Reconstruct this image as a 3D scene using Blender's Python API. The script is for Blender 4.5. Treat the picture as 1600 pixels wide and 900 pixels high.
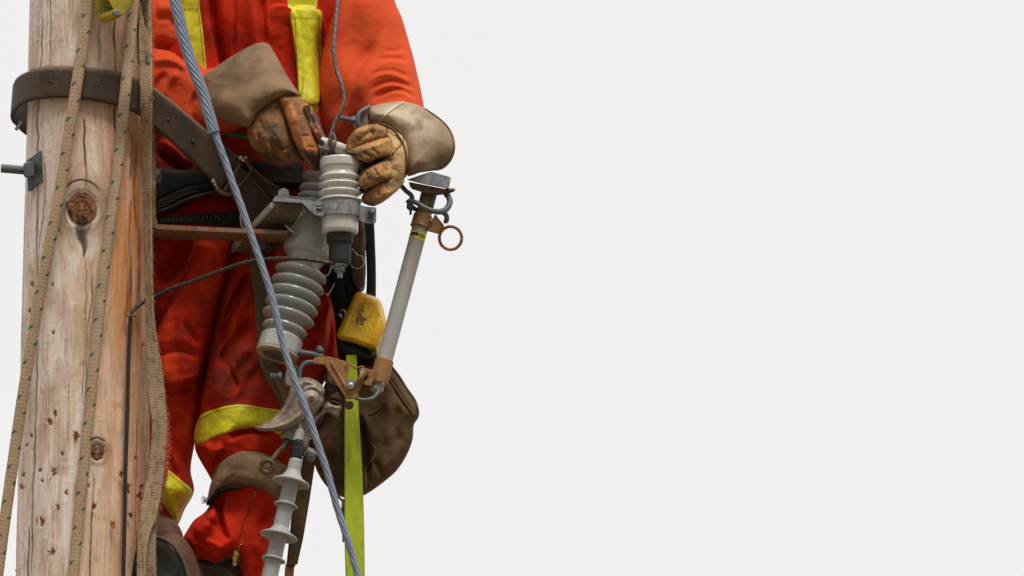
import bpy, bmesh, math, random
import numpy as np
random.seed(7); np.random.seed(7)
for o in list(bpy.data.objects): bpy.data.objects.remove(o)
scene = bpy.context.scene
COL = scene.collection

# ---------------------------------------------------------------- camera, sky, sun, exposure
PITCH = math.radians(14.0); TP = math.tan(PITCH); CP = math.cos(PITCH); SP = math.sin(PITCH)
DIST = 8.0; FPX = 5600.0; PPM = 700.0                    # pixels per metre at the worker's distance
CAM = np.array([0.0, -DIST*CP, 1.65])
FW = np.array([0.0, CP, SP]); RT = np.array([1.0, 0, 0]); UP = np.array([0.0, -SP, CP])
cd = bpy.data.cameras.new('camera'); cam = bpy.data.objects.new('camera', cd); COL.objects.link(cam)
cam.location = CAM; cam.rotation_euler = (math.pi/2 + PITCH, 0, 0)
cd.sensor_width = 36; cd.lens = 36*FPX/1600; cd.clip_end = 5000; cd.clip_start = 0.1
scene.camera = cam

world = bpy.data.worlds.new('World'); scene.world = world; world.use_nodes = True
SUN_EL = math.radians(65); SUN_AZ = math.radians(20)      # azimuth from behind the camera, to its right
wn = world.node_tree; wn.nodes.clear()
def wnode(t, **k):
    n = wn.nodes.new(t)
    for a, b in k.items(): setattr(n, a, b)
    return n
out = wnode('ShaderNodeOutputWorld'); mixs = wnode('ShaderNodeMixShader')
sky = wnode('ShaderNodeTexSky', sky_type='NISHITA', sun_disc=False)
sky.sun_elevation = SUN_EL; sky.sun_rotation = math.pi - SUN_AZ
b1 = wnode('ShaderNodeBackground'); b1.inputs[1].default_value = 0.08
b2 = wnode('ShaderNodeBackground')
tc = wnode('ShaderNodeTexCoord'); sep = wnode('ShaderNodeSeparateXYZ')
ns = wnode('ShaderNodeTexNoise'); ns.inputs['Scale'].default_value = 1.6; ns.inputs['Detail'].default_value = 4
rampc = wnode('ShaderNodeValToRGB')
rampc.color_ramp.elements[0].position = 0.3; rampc.color_ramp.elements[0].color = (0.895, 0.890, 0.908, 1)
rampc.color_ramp.elements[1].position = 0.7; rampc.color_ramp.elements[1].color = (0.958, 0.928, 0.900, 1)
mr = wnode('ShaderNodeMapRange'); mr.inputs[1].default_value = 0.33; mr.inputs[2].default_value = 1.0
mr.inputs[3].default_value = 1.0; mr.inputs[4].default_value = 3.3
wn.links.new(tc.outputs['Generated'], sep.inputs[0]); wn.links.new(tc.outputs['Generated'], ns.inputs['Vector'])
wn.links.new(ns.outputs['Fac'], rampc.inputs[0]); wn.links.new(sep.outputs['Z'], mr.inputs[0])
my = wnode('ShaderNodeMapRange', interpolation_type='SMOOTHSTEP'); my.inputs[1].default_value = -0.7; my.inputs[2].default_value = 0.75
my.inputs[3].default_value = 0.25; my.inputs[4].default_value = 1.0          # unseen sky behind the camera dimmed for stronger contrast
mu = wnode('ShaderNodeMath', operation='MULTIPLY'); wn.links.new(sep.outputs['Y'], my.inputs[0])
wn.links.new(mr.outputs[0], mu.inputs[0]); wn.links.new(my.outputs[0], mu.inputs[1])
wn.links.new(rampc.outputs[0], b2.inputs[0]); wn.links.new(mu.outputs[0], b2.inputs[1])
wn.links.new(sky.outputs[0], b1.inputs[0]); wn.links.new(b1.outputs[0], mixs.inputs[1]); wn.links.new(b2.outputs[0], mixs.inputs[2])
mixs.inputs[0].default_value = 0.93
wn.links.new(mixs.outputs[0], out.inputs[0])

sl = bpy.data.lights.new('sun', 'SUN'); sl.energy = 2.5; sl.angle = math.radians(22); sl.color = (1.0, 0.95, 0.88)
so = bpy.data.objects.new('sun', sl); COL.objects.link(so)
so.rotation_euler = (math.pi/2 - SUN_EL, 0, SUN_AZ)       # comes from behind and right of the camera
scene.view_settings.view_transform = 'Standard'; scene.view_settings.look = 'None'
scene.view_settings.exposure = 0; scene.view_settings.gamma = 1
scene.render.engine = 'CYCLES'

# ---------------------------------------------------------------- frames
def K(p):
    """(x, y, z): seen at pixel x,y ; z = horizontal distance behind the pole axis -> camera aligned frame"""
    p = np.atleast_2d(np.asarray(p, float)).copy()
    p[:, 2] = p[:, 2]/CP + (450 - p[:, 1])*TP
    return p
def Qw(v):
    v = np.asarray(v, float)
    d = (DIST + v[:, 2]/PPM)[:, None]
    return CAM + d*(FW + RT*((v[:, 0:1]-800)/FPX) + UP*((450-v[:, 1:2])/FPX))
def toPix(w):
    r = w - CAM; d = r@FW
    return 800 + FPX*(r@RT)/d, 450 - FPX*(r@UP)/d
VERT = np.array([0, -CP, SP])                              # world up in the camera aligned frame
def nrm(v): 
    v = np.asarray(v, float); return v/(np.linalg.norm(v, axis=-1, keepdims=True)+1e-12)

# ---------------------------------------------------------------- noise
_rng = np.random.RandomState(3); _T = _rng.rand(256, 256)
def vnoise(x, y, s=0):
    x = np.asarray(x, float)+s*17.3; y = np.asarray(y, float)+s*9.1
    xi = np.floor(x).astype(int); yi = np.floor(y).astype(int); fx = x-xi; fy = y-yi
    fx = fx*fx*(3-2*fx); fy = fy*fy*(3-2*fy)
    a = _T[xi % 256, yi % 256]; b = _T[(xi+1) % 256, yi % 256]; c = _T[xi % 256, (yi+1) % 256]; d = _T[(xi+1) % 256, (yi+1) % 256]
    return (a*(1-fx)+b*fx)*(1-fy)+(c*(1-fx)+d*fx)*fy
def fbm(x, y, s=0, o=4):
    r = 0; a = 0.5; t = 0
    for i in range(o):
        r = r + a*vnoise(x*2**i, y*2**i, s+i*3); t += a; a *= 0.5
        x, y = .8*x-.6*y, .6*x+.8*y
    return r/t
def sstep(a, b, x):
    t = np.clip((x-a)/(b-a), 0, 1); return t*t*(3-2*t)

# ---------------------------------------------------------------- curves and polygons
def spline(P, step=2.0, closed=False):
    P = np.asarray(P, float)
    if closed: Q = np.vstack([P[-1:], P, P[:2]])
    else: Q = np.vstack([2*P[:1]-P[1:2], P, 2*P[-1:]-P[-2:-1]])
    outp = []
    for i in range(1, len(Q)-2):
        p0, p1, p2, p3 = Q[i-1:i+3]
        t01 = max(np.linalg.norm(p1-p0), 1e-6)**.5; t12 = max(np.linalg.norm(p2-p1), 1e-6)**.5; t23 = max(np.linalg.norm(p3-p2), 1e-6)**.5
        m1 = (p2-p1 + t12*((p1-p0)/t01-(p2-p0)/(t01+t12))); m2 = (p2-p1 + t12*((p3-p2)/t23-(p3-p1)/(t12+t23)))
        n = max(1, int(np.linalg.norm((p2-p1)[:3])/step))
        t = (np.arange(n)/n)[:, None]
        outp.append((2*t**3-3*t**2+1)*p1+(t**3-2*t**2+t)*m1+(-2*t**3+3*t**2)*p2+(t**3-t**2)*m2)
    if not closed: outp.append(Q[-2:-1])
    return np.vstack(outp)
def polydist(X, Y, P, closed=True):
    """distance, arc parameter 0..1, side sign and closest point for a polyline"""
    P = np.asarray(P, float)[:, :2]; A = P; B = np.roll(P, -1, 0)
    if not closed: A = P[:-1]; B = P[1:]
    L = np.linalg.norm(B-A, axis=1); cum = np.concatenate([[0], np.cumsum(L)]); tot = cum[-1]
    best = np.full(X.shape, 1e18); par = np.zeros(X.shape); sg = np.ones(X.shape); cx = np.zeros(X.shape); cy = np.zeros(X.shape)
    ins = np.zeros(X.shape, bool)
    for i in range(len(A)):
        ax, ay = A[i]; bx, by = B[i]; dx = bx-ax; dy = by-ay; l2 = dx*dx+dy*dy+1e-12
        t = np.clip(((X-ax)*dx+(Y-ay)*dy)/l2, 0, 1); px = ax+t*dx; py = ay+t*dy
        d = (X-px)**2+(Y-py)**2; m = d < best
        best = np.where(m, d, best); par = np.where(m, (cum[i]+t*L[i])/tot, par); cx = np.where(m, px, cx); cy = np.where(m, py, cy)
        sg = np.where(m, np.sign(dx*(Y-ay)-dy*(X-ax)), sg)
        if closed:
            c = ((ay > Y) != (by > Y)); ins ^= c & (X < (bx-ax)*(Y-ay)/(by-ay+1e-12)+ax)
    return np.sqrt(best), par, sg, cx, cy, ins
def crease(X, Y, pts, h, wl, wr=None, taper=0.25):
    """gaussian ridge (h>0) or groove (h<0) along a polyline; wl / wr = width on its left / right side"""
    wr = wr or wl
    P = spline(np.array(pts, float), 4)
    m = (X > P[:, 0].min()-3*max(wl, wr)) & (X < P[:, 0].max()+3*max(wl, wr)) & (Y > P[:, 1].min()-3*max(wl, wr)) & (Y < P[:, 1].max()+3*max(wl, wr))
    r = np.zeros(X.shape)
    if not m.any(): return r
    d, par, sg, _, _, _ = polydist(X[m], Y[m], P, False)
    w = np.where(sg > 0, wl, wr)
    tp = np.minimum(sstep(0, taper, par), sstep(0, taper, 1-par)) if taper > 0 else 1
    r[m] = h*np.exp(-(d/w)**2)*tp
    return r
def plateau(X, Y, poly, h, w):
    d, _, _, _, _, ins = polydist(X, Y, spline(np.array(poly, float), 4, True), True)
    s = np.where(ins, d, -d); return h*sstep(-w/2, w/2, s)

# ---------------------------------------------------------------- scene objects
ROOTLOC = {}
def lin(c): return tuple(((x/255)/12.92 if x/255 <= .04045 else ((x/255+.055)/1.055)**2.4) for x in c)
def tag(o, label=None, cat=None, group=None, kind=None):
    if label: o['label'] = label
    if cat: o['category'] = cat
    if group: o['group'] = group
    if kind: o['kind'] = kind
    return o
def thing(name, label, cat, at, group=None):
    o = bpy.data.objects.new(name, None); COL.objects.link(o); o.empty_display_size = 0.05
    loc = Qw(K(at))[0]; o.location = loc; ROOTLOC[o.name] = loc
    return tag(o, label, cat, group)
def rootloc(o):
    while o.parent: o = o.parent
    return ROOTLOC[o.name]
def mesh(name, geo, mat, parent=None, smooth='auto', kframe=True, angle=24, recalc=True):
    """geo = dict(V, F, uv per loop or None, col per vertex or None); V in the camera aligned frame"""
    V = Qw(geo['V']) if kframe else np.asarray(geo['V'], float)
    me = bpy.data.meshes.new(name)
    if parent is None: loc = V.mean(0); loc[2] = V[:, 2].min()
    else: loc = rootloc(parent)
    F = geo['F']
    if isinstance(F, np.ndarray):
        n = len(F); k = F.shape[1]
        me.vertices.add(len(V)); me.vertices.foreach_set('co', (V-loc).astype(np.float32).ravel())
        me.loops.add(n*k); me.loops.foreach_set('vertex_index', F.astype(np.int32).ravel())
        me.polygons.add(n); me.polygons.foreach_set('loop_start', (np.arange(n)*k).astype(np.int32))
        me.update(calc_edges=True); me.validate()
    else:
        me.from_pydata((V-loc).tolist(), [], [list(map(int, f)) for f in F]); me.update()
    if geo.get('col') is not None:
        a = me.color_attributes.new('Col', 'FLOAT_COLOR', 'POINT')
        c = np.ones((len(V), 4), np.float32); c[:, :3] = geo['col']; a.data.foreach_set('color', c.ravel())
    if recalc and len(V) < 200000:
        bm = bmesh.new(); bm.from_mesh(me); bmesh.ops.recalc_face_normals(bm, faces=bm.faces); bm.to_mesh(me); bm.free()
    if smooth:
        me.polygons.foreach_set('use_smooth', np.ones(len(me.polygons), bool))
        if smooth == 'auto': me.set_sharp_from_angle(angle=math.radians(angle))
    me.materials.append(mat)
    o = bpy.data.objects.new(name, me); COL.objects.link(o)
    if parent is None: o.location = loc; ROOTLOC[o.name] = loc
    else: o.parent = parent
    return o
def join(*gs):
    V = []; F = []; n = 0; C = []; hc = any(g.get('col') is not None for g in gs)
    for g in gs:
        V.append(g['V']); F += [[int(i)+n for i in f] for f in g['F']]; n += len(g['V'])
        if hc: C.append(g['col'] if g.get('col') is not None else np.ones((len(g['V']), 3)))
    return dict(V=np.vstack(V), F=F, col=np.vstack(C) if hc else None)
def grid_faces(nr, nc, wrap):
    c = nc if wrap else nc-1
    i, j = np.meshgrid(np.arange(nr-1), np.arange(c), indexing='ij'); j2 = (j+1) % nc
    return np.stack([i*nc+j, i*nc+j2, (i+1)*nc+j2, (i+1)*nc+j], -1).reshape(-1, 4)
def frames(P):
    T = np.gradient(P, axis=0); T = nrm(T); N = np.zeros_like(P)
    a = np.array([0, 0, 1.0]) if abs(T[0][2]) < .9 else np.array([1.0, 0, 0])
    n = a-T[0]*a.dot(T[0]); n /= np.linalg.norm(n)
    for i in range(len(P)):
        n = n-T[i]*n.dot(T[i]); n /= np.linalg.norm(n)+1e-12; N[i] = n
    return T, N, np.cross(T, N)
def tube(pts, r, n=12, step=3.0, k=True, rfun=None, colfun=None, smooth=True, flat=1.0, round_ends=False):
    """tube along a spline; r = radius or list of radii at the points"""
    P = np.asarray(pts, float)
    if k: P = K(P)
    R = np.full(len(P), float(r)) if np.isscalar(r) else np.asarray(r, float)
    PR = np.hstack([P, R[:, None]])
    if smooth: S = spline(PR, step)
    else: S = PR
    P = S[:, :3]; R = S[:, 3]
    T, N, B = frames(P)
    L = np.concatenate([[0], np.cumsum(np.linalg.norm(np.diff(P, axis=0), axis=1))])
    if round_ends:
        e = np.minimum(L, L[-1]-L); rr = R.copy()
        R = np.where(e < rr, np.sqrt(np.clip(rr**2-(rr-e)**2, 0.02, None)), rr)
    th = np.arange(n)*2*np.pi/n
    U = np.tile(np.arange(n)/n, (len(P), 1)); Vv = np.tile(L[:, None], (1, n))
    RR = np.tile(R[:, None], (1, n))
    if rfun is not None: RR = RR*rfun(U, Vv)
    V = P[:, None, :]+RR[..., None]*(np.cos(th)[None, :, None]*N[:, None, :]+flat*np.sin(th)[None, :, None]*B[:, None, :])
    col = colfun(U, Vv).reshape(-1, 3) if colfun is not None else None
    F = grid_faces(len(P), n, True).tolist(); m = len(P)*n
    F.append(list(range(n-1, -1, -1))); F.append(list(range(m-n, m)))
    return dict(V=V.reshape(-1, 3), F=F, col=col)
def lathe(p0, p1, prof, n=48, k=True, rfun=None):
    """prof = (t 0..1 along p0->p1, radius)"""
    a, b = (K([p0])[0], K([p1])[0]) if k else (np.array(p0, float), np.array(p1, float))
    T = nrm(b-a); w = np.array([0, 0, 1.0]) if abs(T[2]) < .9 else np.array([1.0, 0, 0])
    N = nrm(w-T*w.dot(T)); B = np.cross(T, N); th = np.arange(n)*2*np.pi/n
    prof = [(0, 1e-3)]*(prof[0][1] > .01)+list(prof)+[(prof[-1][0], 1e-3)]*(prof[-1][1] > .01)
    Lx = np.linalg.norm(b-a); pp = [prof[0]]
    for (ta, ra), (tb, rb) in zip(prof[:-1], prof[1:]):
        sgl = math.hypot((tb-ta)*Lx, rb-ra)
        if sgl > 5 and min(ra, rb) > .01: f = 1.0/sgl; pp += [(ta+(tb-ta)*f, ra+(rb-ra)*f), (tb-(tb-ta)*f, rb-(rb-ra)*f)]
        pp.append((tb, rb))
    prof = pp; V = []
    for t, r in prof:
        rr = r*(rfun(th, t) if rfun else 1)
        V.append((a+(b-a)*t)+np.asarray(rr*np.cos(th))[:, None]*N+np.asarray(rr*np.sin(th))[:, None]*B)
    return dict(V=np.vstack(V), F=grid_faces(len(prof), n, True))
def ribbon(Lp, Rp, thick, nu=8, step=4.0, disp=None, colfun=None, k=True):
    """flat strap between two edge polylines, with thickness"""
    A = np.asarray(Lp, float); B = np.asarray(Rp, float)
    if k: A = K(A); B = K(B)
    S = spline(np.hstack([A, B]), step); A = S[:, :3]; B = S[:, 3:]
    C = (A+B)/2; T = nrm(np.gradient(C, axis=0)); W = B-A; Nn = nrm(np.cross(T, W))
    L = np.concatenate([[0], np.cumsum(np.linalg.norm(np.diff(C, axis=0), axis=1))])
    u = np.linspace(0, 1, nu+1)
    prof = [(x, .5) for x in u]+[(x, -.5) for x in u[::-1]]
    prof[0] = (0, .25); prof[nu] = (1, .25); prof[nu+1] = (1, -.25); prof[-1] = (0, -.25)
    nc = len(prof); pu = np.array([p[0] for p in prof]); pt = np.array([p[1] for p in prof])
    U = np.tile(pu, (len(C), 1)); Vv = np.tile(L[:, None], (1, nc))
    D = disp(U, Vv, pt) if disp is not None else 0
    V = A[:, None]+W[:, None]*U[..., None]+Nn[:, None]*(pt[None, :]*thick+D)[..., None]
    col = colfun(U, Vv).reshape(-1, 3) if colfun is not None else None
    F = grid_faces(len(C), nc, True).tolist(); m = len(C)*nc
    F.append(list(range(nc-1, -1, -1))); F.append(list(range(m-nc, m)))
    return dict(V=V.reshape(-1, 3), F=F, col=col)
def bev(geo, w, seg=2):
    bm = bmesh.new(); vs = [bm.verts.new(v) for v in geo['V']]
    for f in geo['F']:
        try: bm.faces.new([vs[i] for i in f])
        except ValueError: pass
    bmesh.ops.recalc_face_normals(bm, faces=bm.faces)
    e = [x for x in bm.edges if len(x.link_faces) == 2 and x.calc_face_angle() > .3]
    bmesh.ops.bevel(bm, geom=e, offset=w, segments=seg, affect='EDGES', clamp_overlap=True)
    bm.verts.index_update()
    g = dict(V=np.array([v.co[:] for v in bm.verts]), F=[[v.index for v in f.verts] for f in bm.faces]); bm.free(); return g
def slab(poly, z, thick, bevel=1.0, k=True, zf=None, curve=False):
    """polygon seen face on at depth z (or zf(x,y)) going back by thick"""
    P = np.array(poly, float)
    if curve: P = spline(P, 3, True)
    zz = np.full(len(P), float(z)) if zf is None else np.array([zf(*p) for p in P])
    f = np.column_stack([P, zz]); b = np.column_stack([P, zz+thick]); V = np.vstack([f, b])
    if k: V = K(V)
    n = len(P); F = [list(range(n)), list(range(2*n-1, n-1, -1))]+[[i, (i+1) % n, n+(i+1) % n, n+i] for i in range(n)]
    g = dict(V=V, F=F)
    return bev(g, bevel) if bevel else g
def hull(top, bot, bevel=.8):
    """closed prism between two matching 3D polygons (x,y,z)"""
    V = K(list(top)+list(bot)); n = len(top)
    F = [list(range(n)), list(range(2*n-1, n-1, -1))]+[[i, (i+1) % n, n+(i+1) % n, n+i] for i in range(n)]
    g = dict(V=V, F=F); return bev(g, bevel) if bevel else g
def prismax(c, axis, r, h, n=6, bevel=.7, k=True, twist=0.):
    c = K([c])[0] if k else np.array(c, float); T = nrm(np.array(axis, float)); w = np.array([0, 0, 1.0]) if abs(T[2]) < .9 else np.array([1.0, 0, 0])
    N = nrm(w-T*w.dot(T)); B = np.cross(T, N); th = np.arange(n)*2*np.pi/n+twist
    ring = r*(np.cos(th)[:, None]*N+np.sin(th)[:, None]*B)
    V = np.vstack([c-T*h/2+ring, c+T*h/2+ring]); F = [list(range(n)), list(range(2*n-1, n-1, -1))]+[[i, (i+1) % n, n+(i+1) % n, n+i] for i in range(n)]
    g = dict(V=V, F=F); return bev(g, bevel) if bevel else g
def torus(c, R, r, axis=(0, 0, 1), n=40, m=10, arc=1.0, start=0, k=True, sx=1.0):
    c = K([c])[0] if k else np.array(c, float); T = nrm(np.array(axis, float)); w = np.array([1.0, 0, 0]) if abs(T[0]) < .9 else np.array([0, 1.0, 0])
    N = nrm(w-T*w.dot(T)); B = np.cross(T, N); a = start+np.arange(n+1)*2*np.pi*arc/n
    P = c+R*(sx*np.cos(a)[:, None]*N+np.sin(a)[:, None]*B)
    return tube(P, r, n=m, k=False, smooth=False)

def thread(p0, p1, r, pitch=3.0, n=14):
    return tube([p0, p1], r, n=n, step=.8, rfun=lambda u, v: 1+.07*np.sin(2*np.pi*(v/pitch+u)))

# inflated contour: an exact outline with a rounded, sculpted body
class Puff:
    def __init__(s, contour, T, R, zc, disp=None, amp=1.0, curve=True, step=3):
        s.amp = amp
        s.C = spline(np.array(contour, float), step, True) if curve else np.array(contour, float)
        s.T = T; s.R = R; s.zc = zc; s.disp = disp
    def eval(s, X, Y, d):
        q = np.clip(d/s.R, 0, 1); T = s.T(X, Y) if callable(s.T) else s.T
        h = T*np.sqrt(np.clip(1-(1-q)**2, 0, 1)); z = s.zc(X, Y) if callable(s.zc) else s.zc+0*X
        D = s.disp(X, Y)*s.amp*sstep(0, .3, q) if s.disp else 0
        return z-h-D, z+h
    def front(s, X, Y):
        d, _, _, _, _, ins = polydist(X, Y, s.C); return s.eval(X, Y, np.where(ins, d, 0))[0]
    def geo(s, g=2.0, colfun=None):
        x0, y0 = s.C.min(0)-g*1.5; x1, y1 = s.C.max(0)+g*1.5
        xs = np.arange(x0, x1+g, g); ys = np.arange(y0, y1+g, g); X, Y = np.meshgrid(xs, ys)
        d, _, _, cx, cy, ins = polydist(X, Y, s.C)
        cell = ins[:-1, :-1] | ins[1:, :-1] | ins[:-1, 1:] | ins[1:, 1:]
        used = np.zeros(X.shape, bool); used[:-1, :-1] |= cell; used[1:, :-1] |= cell; used[:-1, 1:] |= cell; used[1:, 1:] |= cell
        edge = used & ~ins; X = np.where(edge, cx, X); Y = np.where(edge, cy, Y); dd = np.where(edge, 0, d)
        zf, zb = s.eval(X, Y, dd)
        idf = np.full(X.shape, -1); idf[used] = np.arange(used.sum()); nf = used.sum()
        inn = used & ins; idb = idf.copy(); idb[inn] = nf+np.arange(inn.sum())
        V = np.vstack([np.column_stack([X[used], Y[used], zf[used]]), np.column_stack([X[inn], Y[inn], zb[inn]])])
        def q(i): return np.stack([i[:-1, :-1][cell], i[:-1, 1:][cell], i[1:, 1:][cell], i[1:, :-1][cell]], -1)
        F = np.vstack([q(idf), q(idb)[:, ::-1]])
        col = colfun(V[:, 0], V[:, 1]) if colfun else None
        return dict(V=K(V), F=F, col=col)
def patch(surf, contour, off=1.2, g=2.0, th=2.0, curve=True, extra=None):
    """thin cloth piece sewn on a surface"""
    C = spline(np.array(contour, float), 3, True) if curve else spline(np.array(contour, float), 3, True)
    def zc(X, Y): return surf(X, Y)-off+th/2-(extra(X, Y) if extra else 0)
    p = Puff(contour, th/2+.01, 2.0, zc, curve=curve); return p.geo(g)

# signed distance modelling -> surface nets
def cap(p, a, b, ra, rb):
    a = np.array(a, float); b = np.array(b, float); ba = b-a; t = np.clip(((p-a)@ba)/(ba@ba+1e-9), 0, 1)
    return np.linalg.norm(p-a-t[..., None]*ba, axis=-1)-(ra+(rb-ra)*t)
def chain(p, pts, k=3.0):
    r = None
    for i in range(len(pts)-1):
        d = cap(p, pts[i][:3], pts[i+1][:3], pts[i][3], pts[i+1][3]); r = d if r is None else smin(r, d, k)
    return r
def ell(p, c, r, rot=0.0):
    q = p-np.array(c, float)
    if rot:
        cs, sn = math.cos(rot), math.sin(rot); q = np.stack([q[..., 0]*cs+q[..., 1]*sn, -q[..., 0]*sn+q[..., 1]*cs, q[..., 2]], -1)
    r = np.array(r, float); k0 = np.linalg.norm(q/r, axis=-1); k1 = np.linalg.norm(q/(r*r), axis=-1)+1e-9
    return k0*(k0-1)/k1
def smin(a, b, k):
    h = np.clip(.5+.5*(b-a)/k, 0, 1); return b*(1-h)+a*h-k*h*(1-h)
def nets(f, lo, hi, g):
    ax = [np.arange(l, h+g, g) for l, h in zip(lo, hi)]
    P = np.stack(np.meshgrid(*ax, indexing='ij'), -1); S = f(P); I = S < 0
    sh = np.array(S.shape)-1
    cnt = np.zeros(sh); acc = np.zeros(tuple(sh)+(3,))
    def sl(dx, dy, dz, n): return tuple(slice(d, d+m) for d, m in zip((dx, dy, dz), n))
    for a in range(3):
        o = [0, 0, 0]; o[a] = 1
        for u in (0, 1):
            for v in (0, 1):
                b = [0, 0, 0]; oth = [i for i in range(3) if i != a]; b[oth[0]] = u; b[oth[1]] = v
                c = list(b); c[a] = 1
                s0 = S[sl(*b, sh)]; s1 = S[sl(*c, sh)]; m = (s0 < 0) != (s1 < 0)
                t = np.where(m, s0/(s0-s1+1e-12), 0)
                pt = np.zeros(tuple(sh)+(3,)); pt[..., oth[0]] = u; pt[..., oth[1]] = v; pt[..., a] = t
                acc += pt*m[..., None]; cnt += m
    act = cnt > 0; idx = np.full(sh, -1); idx[act] = np.arange(act.sum())
    cell = np.stack(np.nonzero(act), -1); V = np.array(lo)+g*(cell+acc[act]/cnt[act][:, None])
    F = []
    for a in range(3):
        o1, o2 = [(1, 2), (2, 0), (0, 1)][a]
        n = list(S.shape); n[a] -= 1
        s0 = I[tuple(slice(0, m) for m in n)]; st = [slice(None)]*3; st[a] = slice(1, None); s1 = I[tuple(st)]
        ch = np.stack(np.nonzero(s0 != s1), -1)
        ok = (ch[:, o1] > 0) & (ch[:, o2] > 0) & (ch[:, o1] < sh[o1]) & (ch[:, o2] < sh[o2]); ch = ch[ok]
        def get(d1, d2):
            c = ch.copy(); c[:, o1] -= d1; c[:, o2] -= d2; return idx[c[:, 0], c[:, 1], c[:, 2]]
        q = np.stack([get(1, 1), get(0, 1), get(0, 0), get(1, 0)], -1)
        fl = s0[ch[:, 0], ch[:, 1], ch[:, 2]]; q[~fl] = q[~fl][:, ::-1]; F.append(q)
    return dict(V=V, F=np.vstack(F))
def frontz(V, x, y, r=3.0):
    d = (V[:, 0]-x)**2+(V[:, 1]-y)**2; m = d < r*r
    if not m.any(): return V[np.argmin(d), 2]
    return V[m, 2].min()
def drape(V, pts, off=0.3, step=3, r=2.6):
    P = spline(np.array(pts, float), step); z = np.array([frontz(V, x, y, r) for x, y in P])
    if len(z) > 4: z = np.convolve(np.pad(z, 2, mode='edge'), [.15, .2, .3, .2, .15], 'valid')
    return np.column_stack([P, z-off])

# ---------------------------------------------------------------- materials
class M:
    """small node material builder: base colour, patches of other colours, bumps"""
    def __init__(s, name, col, rough=.8, metal=0.0, sheen=0.0, coat=0.0, attr=False, spec=.5):
        m = bpy.data.materials.new(name); m.use_nodes = True; s.m = m; s.t = m.node_tree; s.b = s.t.nodes['Principled BSDF']
        s.b.inputs['Roughness'].default_value = rough; s.b.inputs['Metallic'].default_value = metal
        s.b.inputs['Specular IOR Level'].default_value = spec
        if sheen: s.b.inputs['Sheen Weight'].default_value = sheen; s.b.inputs['Sheen Roughness'].default_value = .5
        if coat: s.b.inputs['Coat Weight'].default_value = coat; s.b.inputs['Coat Roughness'].default_value = .08
        s.tc = s.t.nodes.new('ShaderNodeTexCoord')
        if attr:
            a = s.t.nodes.new('ShaderNodeAttribute'); a.attribute_name = 'Col'; s.c = a.outputs['Color']
        else:
            r = s.t.nodes.new('ShaderNodeRGB'); r.outputs[0].default_value = (*lin(col), 1); s.c = r.outputs[0]
        s.t.links.new(s.c, s.b.inputs['Base Color']); s.h = None; s.rough = rough
    def vec(s, stretch):
        mp = s.t.nodes.new('ShaderNodeMapping'); mp.inputs['Scale'].default_value = stretch
        mp.inputs['Location'].default_value = [random.random()*10 for _ in range(3)]
        s.t.links.new(s.tc.outputs['Object'], mp.inputs[0]); return mp.outputs[0]
    def noise(s, scale, stretch=(1, 1, 1), detail=5, dist=0, kind='n', nrough=.6):
        if kind == 'v':
            n = s.t.nodes.new('ShaderNodeTexVoronoi'); n.inputs['Scale'].default_value = scale; s.t.links.new(s.vec(stretch), n.inputs['Vector']); return n.outputs['Distance']
        n = s.t.nodes.new('ShaderNodeTexNoise'); n.inputs['Scale'].default_value = scale; n.inputs['Detail'].default_value = detail; n.inputs['Roughness'].default_value = nrough
        n.inputs['Distortion'].default_value = dist; s.t.links.new(s.vec(stretch), n.inputs['Vector']); return n.outputs['Fac']
    def ramp(s, fac, lo, hi):
        r = s.t.nodes.new('ShaderNodeMapRange'); r.inputs[1].default_value = lo; r.inputs[2].default_value = hi
        s.t.links.new(fac, r.inputs[0]); return r.outputs[0]
    def patch(s, col, scale, lo=.5, hi=.6, amt=1.0, stretch=(1, 1, 1), detail=5, dist=0, rough=None, kind='n'):
        f = s.ramp(s.noise(scale, stretch, detail, dist, kind), lo, hi)
        mu = s.t.nodes.new('ShaderNodeMath'); mu.operation = 'MULTIPLY'; mu.inputs[1].default_value = amt; s.t.links.new(f, mu.inputs[0])
        mx = s.t.nodes.new('ShaderNodeMix'); mx.data_type = 'RGBA'; s.t.links.new(mu.outputs[0], mx.inputs[0]); s.t.links.new(s.c, mx.inputs[6])
        mx.inputs[7].default_value = (*lin(col), 1); s.c = mx.outputs[2]; s.t.links.new(s.c, s.b.inputs['Base Color'])
        if rough is not None:
            r = s.t.nodes.new('ShaderNodeMapRange'); s.t.links.new(mu.outputs[0], r.inputs[0]); r.inputs[3].default_value = s.rough; r.inputs[4].default_value = rough
            s.t.links.new(r.outputs[0], s.b.inputs['Roughness'])
        return s
    def bump(s, scale, strength=.3, dist=.001, stretch=(1, 1, 1), kind='n', detail=4):
        b = s.t.nodes.new('ShaderNodeBump'); b.inputs['Strength'].default_value = strength; b.inputs['Distance'].default_value = dist
        s.t.links.new(s.noise(scale, stretch, detail, 0, kind), b.inputs['Height'])
        if s.h is not None: s.t.links.new(s.h, b.inputs['Normal'])
        s.h = b.outputs[0]; s.t.links.new(s.h, s.b.inputs['Normal']); return s
    def get(s): return s.m

MT = {}
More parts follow.
